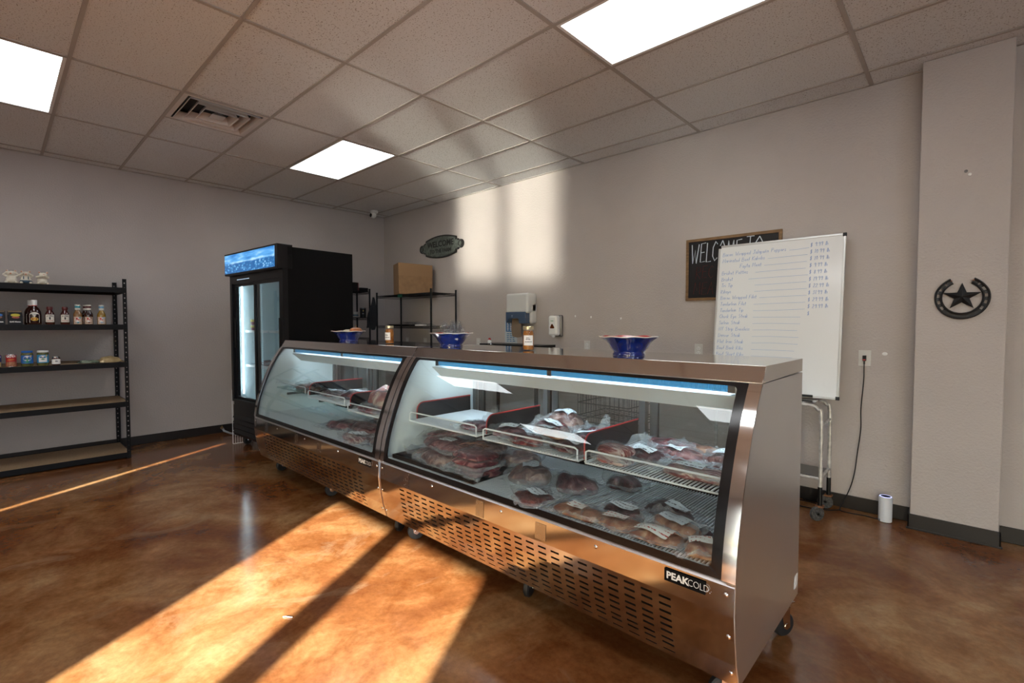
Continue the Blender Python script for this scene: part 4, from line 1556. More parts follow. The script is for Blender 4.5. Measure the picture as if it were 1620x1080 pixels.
s0 = big_sauce(.55, -4.018, 'large dark barbecue sauce bottle with yellow oval label, the front one of two')
dup(s0, (.44, -4.035, Z2), label='large dark barbecue sauce bottle mostly hidden behind the front one')


def stubb(x, y, label):
    r = thing('sauce_bottle', label, 'bottle', (x, y, Z2), 'red brown sauce bottles with white labels')
    MB().lathe([(.001, Z2), (.030, Z2), (.034, Z2 + .006), (.034, Z2 + .092), (.031, Z2 + .106), (.021, Z2 + .126), (.0175, Z2 + .134), (.001, Z2 + .134)], (x, y, 0), 28, cap=False).build('bottle', M_SAUCE2, r)
    MB().lathe([(.0185, Z2 + .134), (.0225, Z2 + .148), (.022, Z2 + .162), (.019, Z2 + .168), (.001, Z2 + .168)], (x, y, 0), 24).build('cap', mat('maroon_cap', (.10, .015, .015), .3), r)
    a = facing(x, y)
    l_ = arc_patch(MB(), (x, y), .0345, Z2 + .024, Z2 + .094, a - 1.0, a + 1.0).build('label', M_LABW, r, recalc=False)
    mp = on_cyl((x, y), .0350, a)
    t = MB()
    t.text("STUBB'S", .014, lambda u, v: mp(u, Z2 + .082 + v - 12 * u * u), weight=.0006)
    disc_on(t, mp, 0, Z2 + .057, .006, .010)
    disc_on(t, mp, 0, Z2 + .069, .009, .0025)
    t.build('print', M_INK, r, recalc=False).parent = l_
    t = MB()
    t.grid(8, 1, lambda i, j: mp(-.024 + .048 * i / 8, Z2 + .036 + .004 * j))
    t.build('red_stripe', M_RED, r, recalc=False).parent = l_
    return r


s1 = stubb(.56, -3.916, 'red brown sauce bottle with white label, standing right of the large dark bottle')
dup(s1, (.56, -3.812, Z2), label='red brown sauce bottle with white label, next to the tan sauce bottle')


def lawry(x, y, liq, capm, accent, label):
    r = thing('sauce_bottle', label, 'bottle', (x, y, Z2), 'square shouldered sauce bottles with picture labels')
    MB().lathe([(.001, Z2), (.030, Z2), (.0335, Z2 + .005), (.0335, Z2 + .092), (.032, Z2 + .105), (.019, Z2 + .130), (.017, Z2 + .142), (.001, Z2 + .142)], (x, y, 0), 28, cap=False).build('bottle', liq, r)
    MB().lathe([(.0195, Z2 + .140), (.0205, Z2 + .186), (.001, Z2 + .187)], (x, y, 0), 24).build('cap', capm, r)
    MB().lathe([(.0208, Z2 + .180), (.0208, Z2 + .190), (.019, Z2 + .192), (.001, Z2 + .192)], (x, y, 0), 24).build('cream_cap_top', M_LABW, r)
    MB().lathe([(.0200, Z2 + .141), (.0206, Z2 + .160)], (x, y, 0), 24, cap=False).build('seal', M_LABW, r)
    a = facing(x, y)
    l_ = arc_patch(MB(), (x, y), .0340, Z2 + .006, Z2 + .076, a - 1.0, a + 1.0).build('label', mat('label_peach', (.60, .45, .34), .5, vary=.2, vscale=60), r, recalc=False)
    t = MB()
    disc_on(t, on_cyl((x, y), .0345, a), -.003, Z2 + .047, .020, .021)
    t.build('white_badge', M_PAPER, r, recalc=False).parent = l_
    t = MB()
    disc_on(t, on_cyl((x, y), .0349, a), -.007, Z2 + .058, .008, .009)
    t.text('L', .012, lambda u, v: on_cyl((x, y), .0351, a)(u + .004, Z2 + .048 + v), weight=.0006)
    disc_on(t, on_cyl((x, y), .0349, a), .004, Z2 + .046, .012, .003)
    t.build('red_letter', M_RED, r, recalc=False).parent = l_
    t = MB()
    disc_on(t, on_cyl((x, y), .0349, a), .002, Z2 + .020, .024, .0065)
    disc_on(t, on_cyl((x, y), .0349, a), .018, Z2 + .066, .010, .005)
    t.build('colour_swoosh', accent, r, recalc=False).parent = l_


lawry(.56, -3.722, M_TAN, M_TEAL, M_TEAL, 'tan sauce bottle with teal cap between the red brown and the dark brown bottles')
lawry(.555, -3.642, M_SAUCE, mat('cap_brown', (.09, .02, .02), .35), M_BRN, 'dark brown sauce bottle with brown cap, the front one between tan and mustard bottles')
lawry(.47, -3.655, M_SAUCE, MATS['cap_brown'], M_BRN, 'dark brown sauce bottle just behind the other brown capped bottle')
lawry(.56, -3.547, M_MUST, mat('cap_sky', (.12, .30, .45), .35), M_LTB, 'mustard yellow sauce bottle with blue cap at the right end of the row')


def mix_box(y, w_, label, colr, second):
    x = .56
    r = thing('seasoning_box', label, 'box', (x, y, Z2), 'black display boxes of seasoning packets')
    t_ = MB()
    t_.box(x - .10, x + .02, y - w_ / 2, y + w_ / 2, Z2, Z2 + .055)
    t_.box(x - .105, x - .10, y - w_ / 2, y + w_ / 2, Z2, Z2 + .125)
    for s_ in (-1, 1):
        yy = y + s_ * w_ / 2
        t_.prism([(x - .10, Z2 + .05), (x + .02, Z2 + .05), (x - .02, Z2 + .09), (x - .10, Z2 + .125)], lambda a, c: (a, yy - .001, c), lambda a, c: (a, yy + .001, c))
    t_.build('tray', M_BLACK, r)
    bx('kraft_inside', mat('kraft', (.30, .21, .13), .8), (x - .0995, x - .097, y - w_ / 2 + .002, y + w_ / 2 - .002, Z2 + .09, Z2 + .128), r)
    pk = bx('front_packet', M_BLACK, (x + .004, x + .0075, y - w_ / 2 + .004, y + w_ / 2 - .004, Z2 + .05, Z2 + .112), r)
    fm = lambda u, v: (x + .0085, y + u, Z2 + v)
    e = MB()
    disc_on(e, lambda u, v: (x + .0085, y + u, v), .002, Z2 + .086, w_ * .33, .013)
    e.build('colour_oval', colr, r, recalc=False).parent = pk
    e = MB()
    disc_on(e, lambda u, v: (x + .0083, y + u, v), .004, Z2 + .067, w_ * .28, .011, 9)
    e.build('food_picture', second, r, recalc=False).parent = pk
    e = MB()
    e.text('Grill Mates.', .0155, lambda u, v: (x + .0208, y + u, Z2 + .046 - .020 + v), weight=.0007)
    e.build('lettering', M_PAPER, r, recalc=False)


mix_box(-4.142, .092, 'black seasoning box with yellow oval left of the large dark sauce bottle', mat('oval_yellow', (.55, .50, .05), .5), mat('food_red', (.35, .08, .05), .5, vary=.3, vscale=80))
mix_box(-4.250, .092, 'black seasoning box with blue picture at the left edge of the photo', M_BLU, mat('food_brown', (.22, .09, .05), .5, vary=.3, vscale=80))

# third shelf: cans and jars
Z3 = LZ[2]


def can(y, base, base2, label):
    x = .56
    r = thing('food_can', label, 'can', (x, y, Z3), 'food cans on the middle shelf')
    MB().lathe([(.001, Z3 + .002), (.034, Z3 + .001), (.035, Z3 + .004), (.0345, Z3 + .006)], (x, y, 0), 28, cap=False).lathe([(.0345, Z3 + .106), (.035, Z3 + .109), (.034, Z3 + .111), (.033, Z3 + .108), (.001, Z3 + .108)], (x, y, 0), 28, cap=False).build('metal_ends', M_CHROME, r)
    MB().lathe([(.0345, Z3 + .005), (.0345, Z3 + .107)], (x, y, 0), 32, cap=False).build('label', base, r)
    a = facing(x, y)
    t = MB()
    arc_patch(t, (x, y), .0349, Z3 + .008, Z3 + .048, a - 1.1, a + 1.1)
    t.build('food_picture', base2, r, recalc=False)
    t = MB()
    cyl_text(t, 'GOYA', .024, (x, y), .0351, Z3 + .094, a, weight=.0014)
    t.build('lettering', M_PAPER, r, recalc=False)
    t = MB()
    mp = on_cyl((x, y), .0351, a)
    t.grid(8, 1, lambda i, j: mp(-.026 + .046 * i / 8, Z3 + .062 + .004 * j + .004 * i / 8))
    t.build('yellow_stripe', M_LABY, r, recalc=False)


M_BEAN = mat('bean_picture', (.36, .15, .08), .5, vary=.5, vscale=150)
can(-4.177, mat('can_red', (.42, .02, .02), .35), M_BEAN, 'red food can with a picture of beans left of the blue lidded pickle jar')
can(-4.270, mat('can_navy', (.015, .03, .16), .35), mat('corn_picture', (.50, .38, .18), .5, vary=.5, vscale=150), 'navy food can cut off by the left edge of the photo')
M_PICK = mat('pickles', (.035, .045, .012), .25, vary=.6, vscale=35, vcol=(.16, .16, .045), coat=.6)


def pickle(y, capm, base, patch, label):
    x, rr = .55, .041
    r = thing('pickle_jar', label, 'jar', (x, y, Z3), 'pickle jars on the middle shelf')
    MB().lathe([(.001, Z3), (rr - .004, Z3), (rr, Z3 + .006), (rr, Z3 + .108), (rr - .006, Z3 + .122), (.001, Z3 + .124)], (x, y, 0), 30, cap=False).build('glass', M_PICK, r)
    MB().lathe([(rr - .004, Z3 + .122), (rr - .002, Z3 + .126), (rr - .002, Z3 + .136), (rr - .005, Z3 + .139), (.001, Z3 + .139)], (x, y, 0), 28).build('lid', capm, r)
    a = facing(x, y)
    l_ = arc_patch(MB(), (x, y), rr + .0006, Z3 + .026, Z3 + .100, a - 1.25, a + 1.25).build('label', base, r, recalc=False)
    t = MB()
    disc_on(t, on_cyl((x, y), rr + .001, a), 0, Z3 + .072, .029, .022)
    if patch == 'w':
        arc_patch(t, (x, y), rr + .001, Z3 + .034, Z3 + .074, a - .7, a + .7)
    t.build('white_badge', M_PAPER, r, recalc=False).parent = l_
    t = MB()
    if patch == 'g':
        disc_on(t, on_cyl((x, y), rr + .0014, a), 0, Z3 + .050, .030, .017)
    else:
        disc_on(t, on_cyl((x, y), rr + .0014, a), 0, Z3 + .060, .014, .006)
    t.build('green_band', M_GRN, r, recalc=False).parent = l_
    t = MB()
    mp = on_cyl((x, y), rr + .0018, a)
    t.text('Vlasic', .017, lambda u, v: mp(u, Z3 + .075 + v), weight=.0006)
    t.build('lettering', M_NAVY, r, recalc=False).parent = l_
    t = MB()
    disc_on(t, mp, .026, Z3 + .092, .0065, .0065)
    t.build('yellow_dot', M_LABY, r, recalc=False).parent = l_


pickle(-4.075, mat('lid_blue', (.02, .14, .50), .3), mat('label_blue', (.02, .14, .48), .4), 'g', 'large pickle jar with blue lid beside the red can')
pickle(-3.972, M_WHITE, mat('label_sky', (.03, .28, .55), .4), 'w', 'pickle jar with white lid and sky blue label, right of the blue lidded jar')
x, y = .565, -3.884
jj = thing('sauce_jar', 'small jar with a pale label to the right of the pickle jars', 'jar', (x, y, Z3))
MB().lathe([(.001, Z3), (.029, Z3), (.032, Z3 + .005), (.032, Z3 + .058), (.027, Z3 + .068), (.001, Z3 + .069)], (x, y, 0), 26, cap=False).build('glass', M_SAUCE2, jj)
MB().lathe([(.027, Z3 + .068), (.0275, Z3 + .080), (.001, Z3 + .081)], (x, y, 0), 26).build('lid', M_CHROME, jj)
a = facing(x, y)
arc_patch(MB(), (x, y), .0326, Z3 + .010, Z3 + .056, a - 1.2, a + 1.2).build('label', M_PAPER, jj, recalc=False)
t = MB()
arc_patch(t, (x, y), .0330, Z3 + .033, Z3 + .040, a - .2, a + .35, 5)
arc_patch(t, (x, y), .0330, Z3 + .046, Z3 + .048, a - .15, a + .1, 5)
t.build('print', M_INK, jj, recalc=False)
# two foil packets
pk1 = MB()
o_ = Vector((3, 1, 4))
def pkt(b, cx_, cy_, L, W, H, rot, seed):
    o_ = Vector((seed, seed * 2, 0))
    def f(i, j, s_):
        u, v = i / 10 - .5, j / 7 - .5
        h = H * max(0, (1 - (2 * u) ** 4)) * max(0, (1 - (2 * v) ** 2)) ** .5
        px, py = u * L, v * W
        return (cx_ + px * math.cos(rot) - py * math.sin(rot), cy_ + px * math.sin(rot) + py * math.cos(rot), Z3 + .002 + (h * (.62 + .38 * s_) + .016 * abs(noise.noise(o_ + Vector((i * .6, j * .6, s_))))) * (1 if s_ > 0 else .08))
    b.grid(10, 7, lambda i, j: f(i, j, 1))
    b.grid(10, 7, lambda i, j: f(i, j, 0))
M_FOILG = mat('green_foil', (.03, .06, .04), .3, .3, vary=.8, vscale=25, vcol=(.30, .36, .28))
M_FOILY = mat('gold_foil', (.30, .21, .09), .3, .2, vary=.9, vscale=14, vcol=(.50, .38, .20))
pkt(pk1, .50, -3.645, .12, .16, .022, .2, 2)
tag(pk1.build('snack_packet', M_FOILG, flat=True), 'flat dark green packet lying left of the gold packet on the middle shelf', 'packet', 'packets on the middle shelf')
pk2 = MB()
pkt(pk2, .50, -3.485, .13, .18, .055, .1, 5)
tag(pk2.build('snack_packet', M_FOILY, flat=True), 'plump gold and green packet by the rack post on the middle shelf', 'packet', 'packets on the middle shelf')

# ------------------------------------------------------------------ black wire racks by the corner
def wire_rack(label, x0, x1, y0, y1, H_, zs_, along='x'):
    r = thing('wire_rack', label, 'rack', ((x0 + x1) / 2, (y0 + y1) / 2, 0))
    for x in (x0, x1):
        for y in (y0, y1):
            p = MB()
            p.tube([(x, y, 0), (x, y, H_)], .0125, 10)
            p.tube([(x, y, H_ - .001), (x, y, H_ + .012)], .014, 10)
            p.build('post', M_RACK, r)
    for z in zs_:
        s_ = MB()
        for zz in (z - .004, z - .030):
            for y in (y0, y1):
                s_.tube([(x0, y, zz), (x1, y, zz)], .0035, 6)
            for x in (x0, x1):
                s_.tube([(x, y0, zz), (x, y1, zz)], .0035, 6)
        L = x1 - x0
        n = int(L / .028)
        for k in range(n + 1):
            xx = x0 + L * k / n
            s_.tube([(xx, y0, z - .001), (xx, y1, z - .001)], .0016, 4)
            for y in (y0, y1):
                s_.tube([(xx, y, z - .004), (min(x1, xx + L / n / 2), y, z - .030), (min(x1, xx + L / n), y, z - .004)], .0014, 4, cap=False)
        W_ = y1 - y0
        m = int(W_ / .028)
        for k in range(m):
            yy = y0 + W_ * k / m
            for x in (x0, x1):
                s_.tube([(x, yy, z - .004), (x, yy + W_ / m / 2, z - .030), (x, yy + W_ / m, z - .004)], .0014, 4, cap=False)
        for yy in (y0 + W_ * .33, y0 + W_ * .67):
            s_.tube([(x0, yy, z - .006), (x1, yy, z - .006)], .0028, 5)
        s_.build('wire_shelf', M_RACK, r)
    return r


wire_rack('black wire rack in the corner carrying the cardboard box', .56, 1.83, -.48, -.07, 1.80, [.35, .86, 1.335, 1.765])
wire_rack('black wire rack by the left wall, half hidden behind the fridge', .07, .43, -1.45, -.52, 1.86, [.35, .80, 1.16, 1.455, 1.83])

M_CARD = mat('cardboard', (.25, .145, .070), .85, vary=.10, vscale=20)
cb = thing('cardboard_box', 'closed brown cardboard box on top of the wire rack in the corner', 'box', (1.27, -.27, 1.766))
BT = math.radians(-21.5)
bn = Vector((math.cos(BT), math.sin(BT)))           # way the front face looks
bu = Vector((-math.sin(BT), math.cos(BT)))


def cbm(u, d, z):
    p = Vector((1.285, -.315)) + bu * u - bn * d
    return (p.x, p.y, z)


c_ = MB()
c_.prism([(-.235, 1.768), (.235, 1.768), (.228, 2.172), (-.238, 2.190)], lambda a, c: cbm(a, 0, c), lambda a, c: cbm(a, .34, c))
c_.build('carton', M_CARD, cb, bevel=.003)
c_ = MB()
c_.prism([(-.238, 2.018), (.234, 2.012), (.230, 2.168), (-.240, 2.186)], lambda a, c: cbm(a, -.003, c), lambda a, c: cbm(a, -.001, c))
c_.build('flap', mat('cardboard_flap', (.27, .158, .078), .85), cb)
tag(MB().box(1.10, 1.20, -.487, -.483, 1.725, 1.768).box(1.12, 1.19, -.487, -.42, 1.766, 1.7675).build('green_tape', mat('tape_green', (.01, .12, .07), .4)),
    'scrap of green tape hanging off the rack edge below the cardboard box', 'tape')
# tray with plastic bags on the middle shelf
tag(MB().box(.80, 1.22, -.44, -.12, 1.337, 1.352).box(.78, 1.24, -.46, -.10, 1.352, 1.358).build('oven_tray', M_BLACK, bevel=.004), 'flat black tray on the middle shelf of the corner rack', 'tray')
bg = MB()
for q in range(6):
    ox = Vector((q * 4.7, 1, 2))
    cx_, cy_ = 1.05 + .09 * q, -.30 + .03 * math.sin(q * 2)
    bg.grid(9, 7, lambda i, j: (cx_ + (i / 9 - .5) * .17, cy_ + (j / 7 - .5) * .2,
            (1.360 if q < 3 else 1.338) + .022 * max(0, 1 - (2 * (i / 9 - .5)) ** 2) + .018 * abs(noise.noise(ox + Vector((i * .6, j * .6, 0))))))
o = tag(bg.build('plastic_bags', M_FILM2, flat=True, recalc=False), 'loose clear plastic bags lying on the middle shelf of the corner rack', 'plastic bags')
o['kind'] = 'stuff'
tag(MB().box(1.40, 1.52, -.42, -.32, 1.337, 1.352).build('folded_napkins', M_PAPER), 'small white folded napkins on the middle shelf of the corner rack', 'napkins')
# things on the rack behind the fridge
kb = thing('black_crate', 'black box with a red corner on top of the rack behind the fridge', 'crate', (.26, -.86, 1.831))
bx('crate', M_BLACK, (.10, .42, -1.10, -.69, 1.832, 1.955), kb, bevel=.004)
bx('red_corner', mat('dull_red', (.10, .015, .015), .5), (.405, .4225, -.70, -.6885, 1.84, 1.95), kb)
tag(bx('black_carton', M_BLACK, (.12, .41, -.66, -.53, 1.832, 1.885), None, bevel=.003), 'low black carton right of the taller black box on the rack behind the fridge', 'box')
mg = thing('mug', 'small patterned mug beside the fridge edge on the rack behind it', 'mug', (.28, -.655, 1.456))
MB().lathe([(.001, 1.457), (.036, 1.457), (.041, 1.465), (.042, 1.535), (.038, 1.537), (.036, 1.470), (.001, 1.468)], (.28, -.665, 0), 24, cap=False).build('cup', mat('mug_glaze', (.35, .33, .30), .3), mg)
MB().lathe([(.0425, 1.478), (.0428, 1.500)], (.28, -.665, 0), 24, cap=False).build('blue_band', M_NAVY, mg)
MB().tube([(.28, -.622, 1.525), (.28, -.598, 1.515), (.28, -.598, 1.485), (.28, -.622, 1.475)], .005, 8).build('handle', MATS['mug_glaze'], mg)
cn = thing('canister', 'black canister with a small yellow mark, right of the patterned mug', 'canister', (.30, -.555, 1.456))
MB().lathe([(.001, 1.457), (.045, 1.457), (.046, 1.590), (.001, 1.590)], (.30, -.555, 0), 28, cap=False).build('body', M_BLACK, cn)
MB().lathe([(.047, 1.588), (.047, 1.602), (.001, 1.602)], (.30, -.555, 0), 28, cap=False).build('lid', M_GREYMET, cn)
a = facing(.3, -.555)
t = MB()
disc_on(t, on_cyl((.3, -.555), .0465, a), .004, 1.555, .005, .011, 8)
t.build('yellow_mark', M_LABY, cn, recalc=False)
t = MB()
t.grid(4, 1, lambda i, j: on_cyl((.3, -.555), .0465, a)(-.014 + .03 * i / 4, 1.508 + .008 * j))
t.build('grey_print', mat('grey_print', (.25, .25, .26), .5), cn, recalc=False)
# apron hanging from the rack post
ap = MB()


def apf(i, j):
    t_, u = j / 16, i / 12 - .5
    w_ = .02 + .085 * min(1, t_ * 1.5) * (1 - .45 * max(0, t_ - .75) * 4 * abs(u + .2))
    zz = 1.745 - .455 * t_ - .05 * max(0, t_ - .7) * math.sin(u * 5)
    return (.545 - .055 * t_ * (.4 + t_) + u * w_ * 2, -.525 + .022 * math.sin(u * 17) * min(1, t_ * 2) + .006 * math.sin(t_ * 9), zz)


ap.grid(12, 16, apf)
tag(ap.build('hanging_apron', mat('dark_cloth', (.016, .017, .020), .9, bump=.3, bscale=120), solid=.006, angle=80), 'dark cloth apron hanging from the left post of the corner rack', 'apron')

# ------------------------------------------------------------------ back wall items
sg = thing('farm_sign', 'grey green cast metal plaque reading welcome to the farm on the back wall', 'sign', (1.45, -.012, 2.27))
M_SIGN = mat('sign_patina', (.14, .165, .145), .55, .3, vary=.3, vscale=30)
M_SIGND = mat('sign_dark', (.014, .015, .014), .5)


def sign_outline(k):
    pts = []
    def up(x):
        return .155 * k - .045 * (abs(x) / .33) ** 2
    for i in range(13):
        x = -.33 + .66 * i / 12
        pts.append((x * k, up(x)))
    rgt = [(.335, .095), (.335, .075), (.37, .072), (.385, .055)] + [(.42 + .058 * math.cos(t), .058 * math.sin(t)) for t in [math.radians(110 - 20 * i) for i in range(12)]] + [(.385, -.055), (.37, -.072), (.335, -.075), (.335, -.095)]
    pts = [(x * k, up(x)) for x in [-.33 + .66 * i / 12 for i in range(13)]]
    pts += [(x * (1 if k == 1 else .965), y_ * (1 if k == 1 else .86)) for x, y_ in rgt]
    low = [(-x, -y_) for x, y_ in pts]
    return pts + low


def sgm(y_):
    return lambda a, c: (1.45 + a, y_, 2.432 + c)


MB().prism(sign_outline(1), sgm(-.004), sgm(-.022)).build('dark_edge', M_SIGND, sg)
MB().prism(sign_outline(.93), sgm(-.020), sgm(-.026)).build('plaque', M_SIGN, sg)
t = MB()
t.text('WELCOME', .112, lambda u, v: (1.45 + u * 1.04, -.0275, 2.468 + v), weight=.003, spacing=1.02)
t.text('TO THE FARM', .070, lambda u, v: (1.45 + u * 1.05, -.0275, 2.372 + v), weight=.002)
t.build('lettering', M_SIGND, sg, recalc=False, solid=.0015)
for s_ in (-1, 1):
    rg = MB()
    rg.tube([(1.45 + s_ * .42 + .034 * math.cos(t_), -.028, 2.432 + .034 * math.sin(t_)) for t_ in [2 * PI * k / 18 for k in range(19)]], .005, 6)
    rg.build('rosette', M_SIGND, sg)
pts_ = sign_outline(.90)
rg = MB().tube([(1.45 + a, -.0265, 2.432 + c) for a, c in pts_ + pts_[:1]], .003, 5)
rg.build('raised_border', M_SIGND, sg)

# paper towel dispenser
td = thing('towel_dispenser', 'white paper towel dispenser with blue lower window and brown paper hanging out', 'dispenser', (3.01, -.09, 1.36))
bx('cover', mat('dispenser_white', (.62, .63, .62), .25, coat=.3), (2.84, 3.185, -.17, -.002, 1.485, 1.715), td, bevel=.028, seg=5)
bx('back_shell', MATS['dispenser_white'], (3.14, 3.185, -.10, -.001, 1.365, 1.60), td, bevel=.02, seg=4)
bw = MB()
bw.prism([(2.842, 1.50), (2.842, 1.385), (2.865, 1.370), (2.875, 1.41), (2.90, 1.425), (3.03, 1.425), (3.045, 1.41), (3.05, 1.366), (3.152, 1.366), (3.152, 1.50)], lambda a, c: (a, -.168, c), lambda a, c: (a, -.03, c))
bw.build('blue_window', mat('smoky_blue', (.065, .10, .165), .15, coat=.5), td, bevel=.004)
t = MB()
t.text('T', .03, lambda u, v: (2.945 + u, -.1695, 1.449 + v), weight=.002)
t.build('embossed_mark', mat('mark_pale', (.25, .32, .42), .4), td, recalc=False)
pp = MB()
pp.grid(6, 12, lambda i, j: (2.885 + .150 * i / 6, -.095 - .028 * math.sin(j / 12 * 2.6) + .012 * j / 12, 1.425 - .21 * j / 12 - .012 * math.sin(i / 6 * PI) * (j / 12)))
pp.build('brown_paper', mat('brown_paper', (.21, .155, .11), .9), td, solid=.001)
# soap dispenser
sd_ = thing('soap_dispenser', 'white automatic soap dispenser with amber window right of the towel dispenser', 'dispenser', (3.49, -.05, 1.215))
bx('back_plate', M_GREYMET, (3.44, 3.565, -.045, -.001, 1.222, 1.460), sd_, bevel=.018, seg=4)
bx('cover', M_WHITE, (3.425, 3.545, -.105, -.025, 1.232, 1.452), sd_, bevel=.024, seg=5)
nz_ = MB().lathe([(.026, 1.240), (.022, 1.222), (.015, 1.212), (.001, 1.212)], (3.483, -.085, 0), 20)
nz_.build('nozzle', M_WHITE, sd_)
MB().prism([(3.455, 1.322), (3.462, 1.312), (3.508, 1.312), (3.516, 1.322), (3.492, 1.360), (3.478, 1.360)], lambda a, c: (a, -.107, c), lambda a, c: (a, -.100, c)).build('amber_window', mat('amber_window', (.12, .03, .008), .15), sd_)
t = MB()
t.add([(3.463 + .004 * k, -.1056, 1.391 + .001 * (k % 2)) for k in range(11)] + [(3.463 + .004 * k, -.1056, 1.396 + .001 * (k % 2)) for k in range(11)], [(k, k + 1, 12 + k, 11 + k) for k in range(10)])
t.build('green_mark', M_GRN, sd_, recalc=False)
# poster
ps = thing('notice', 'blue and white wash notice on the wall partly behind the towel dispenser', 'notice', (2.77, -.002, 1.13))
bx('sheet', mat('notice_pale', (.45, .53, .58), .5), (2.672, 2.872, -.004, -.001, 1.130, 1.405), ps)
bx('blue_field', mat('notice_blue', (.015, .12, .32), .5), (2.690, 2.855, -.005, -.0035, 1.268, 1.385), ps)
t = MB()
for k in range(5):
    for q in range(3):
        w_ = random.uniform(.02, .04)
        x_ = 2.708 + .048 * q
        t.box(x_, x_ + w_, -.0056, -.0048, 1.283 + k * .020, 1.293 + k * .020)
t.build('white_print', M_PAPER, ps)
t = MB()
for k in range(5):
    for q in range(3):
        w_ = random.uniform(.025, .042)
        x_ = 2.705 + .048 * q
        t.box(x_, x_ + w_, -.0046, -.0038, 1.150 + k * .022, 1.158 + k * .022)
t.build('blue_print', MATS['notice_blue'], ps)

# outlets
M_PLATE = mat('plate_ivory', (.60, .60, .57), .35)
def outlet(x, z, label, proto=[None]):
    if proto[0] is None:
        r = thing('wall_outlet', label, 'outlet', (x, -.001, z), 'wall outlets on the back wall')
        bx('plate', M_PLATE, (x - .036, x + .036, -.006, -.001, z - .058, z + .058), r, bevel=.002)
        t_ = MB()
        for dz in (-.020, .020):
            t_.prism([(.016 * math.cos(a_), .014 * math.sin(a_)) for a_ in [2 * PI * k / 14 for k in range(14)]], lambda a, c: (x + a, -.006, z + dz + c), lambda a, c: (x + a, -.008, z + dz + c))
        t_.build('sockets', M_WHITE, r)
        t_ = MB()
        for dz in (-.020, .020):
            t_.box(x - .008, x - .005, -.0086, -.0078, z + dz - .003, z + dz + .006).box(x + .005, x + .008, -.0086, -.0078, z + dz - .003, z + dz + .006).box(x - .002, x + .002, -.0086, -.0078, z + dz - .010, z + dz - .006)
        t_.build('slots', M_DARKIN, r)
        proto[0] = r
        return r
    return dup(proto[0], (x, -.001, z), label=label)


outlet(5.06, 1.125, 'ivory wall outlet just left of the whiteboard above the near case')
outlet(3.875, 1.125, 'ivory wall outlet between the soap dispenser and the large bare bowl')
outlet(2.195, 1.12, 'ivory wall outlet between the wrapper bowl and the black faced notice')
outlet(1.065, 1.10, 'ivory wall outlet under the middle shelf of the corner rack, right one')
outlet(.62, 1.10, 'ivory wall outlet under the corner rack, nearest the room corner')
po = thing('wall_outlet', 'white wall plate with black plug between whiteboard and column', 'outlet', (6.262, -.001, 1.06))
bx('plate', M_PLATE, (6.226, 6.300, -.007, -.001, 1.058, 1.172), po, bevel=.002)
MB().ball((6.2625, -.008, 1.150), .003, 8, 5).build('screw', M_CHROME, po)
cdp = thing('power_cord', 'black cord from the wall plate down to the white router on the floor', 'cord', (6.3, -.03, 0))
MB().box(6.252, 6.273, -.028, -.007, 1.095, 1.135).box(6.258, 6.267, -.026, -.008, 1.072, 1.096).build('plug', M_BLACK, cdp, bevel=.002)
bx('red_tab', M_RED, (6.254, 6.271, -.0285, -.0275, 1.100, 1.108), cdp)


def spline(pts, n=8):
    out = []
    P = [Vector(p) for p in pts]
    P = [P[0] * 2 - P[1]] + P + [P[-1] * 2 - P[-2]]
    for i in range(1, len(P) - 2):
        for k in range(n):
            t_ = k / n
            a_, b_, c2, d_ = P[i - 1], P[i], P[i + 1], P[i + 2]
            out.append(.5 * ((2 * b_) + (c2 - a_) * t_ + (2 * a_ - 5 * b_ + 4 * c2 - d_) * t_ ** 2 + (3 * b_ - a_ - 3 * c2 + d_) * t_ ** 3))
    out.append(P[-2])
    return out


MB().tube(spline([(6.262, -.018, 1.075), (6.262, -.020, .95), (6.250, -.018, .75), (6.252, -.016, .6), (6.235, -.016, .42), (6.222, -.018, .28), (6.20, -.020, .17), (6.165, -.04, .06), (6.15, -.09, .006),
                  (6.21, -.115, .005), (6.30, -.10, .005), (6.36, -.115, .006), (6.395, -.11, .012)]), .0035, 8).build('cable', M_BLACK, cdp)
tag(MB().tube(spline([(6.15, -.10, .007), (6.08, -.16, .005), (5.95, -.20, .005), (5.80, -.17, .005), (5.75, -.10, .005), (5.9, -.06, .005), (6.02, -.07, .005), (6.09, -.05, .005), (6.04, -.03, .006), (5.9, -.03, .006)]), .0035, 8).build('spare_cord', M_BLACK),
    'slack black cord coiled on the floor behind the cart wheels', 'cord')
ro = thing('router', 'white cylinder router with a glowing ring on top standing on the floor', 'router', (6.413, -.105, 0))
MB().lathe([(.036, .001), (.039, .004), (.039, .168), (.034, .173)], (6.413, -.105, 0), 36, cap=True).build('body', mat('router_white', (.66, .68, .72), .35), ro)
MB().lathe([(.0345, .1735), (.030, .1745), (.0295, .1735)], (6.413, -.105, 0), 36, cap=False).build('light_ring', mat('router_ring', (.5, .5, .9), .4, emit=(.55, .6, 1), es=1.6), ro)
MB().lathe([(.029, .1736), (.001, .1736)], (6.413, -.105, 0), 30).build('top', MATS['router_white'], ro)
bx('cable_notch', M_DARKIN, (6.382, 6.392, -.135, -.118, .001, .016), ro)

# horseshoe with star on the column
hs_ = thing('horseshoe_star', 'black iron horseshoe with a five pointed star hung on the column', 'wall decoration', (6.765, -.145, 1.40))
M_IRON = mat('cast_iron', (.016, .016, .017), .45, .2, bump=.3, bscale=150)
HC = (6.765, 1.532)
h = MB()
nA, rad = 60, [1.0, .93, .80, .70, .62]
tk = [0, 1, -1, 0, 0]
dep = [.004, .016, .010, .010, .016]
rad = [1.0, .955, .90, .80, .745, .70]
dep = [.004, .014, .008, .008, .014, .004]


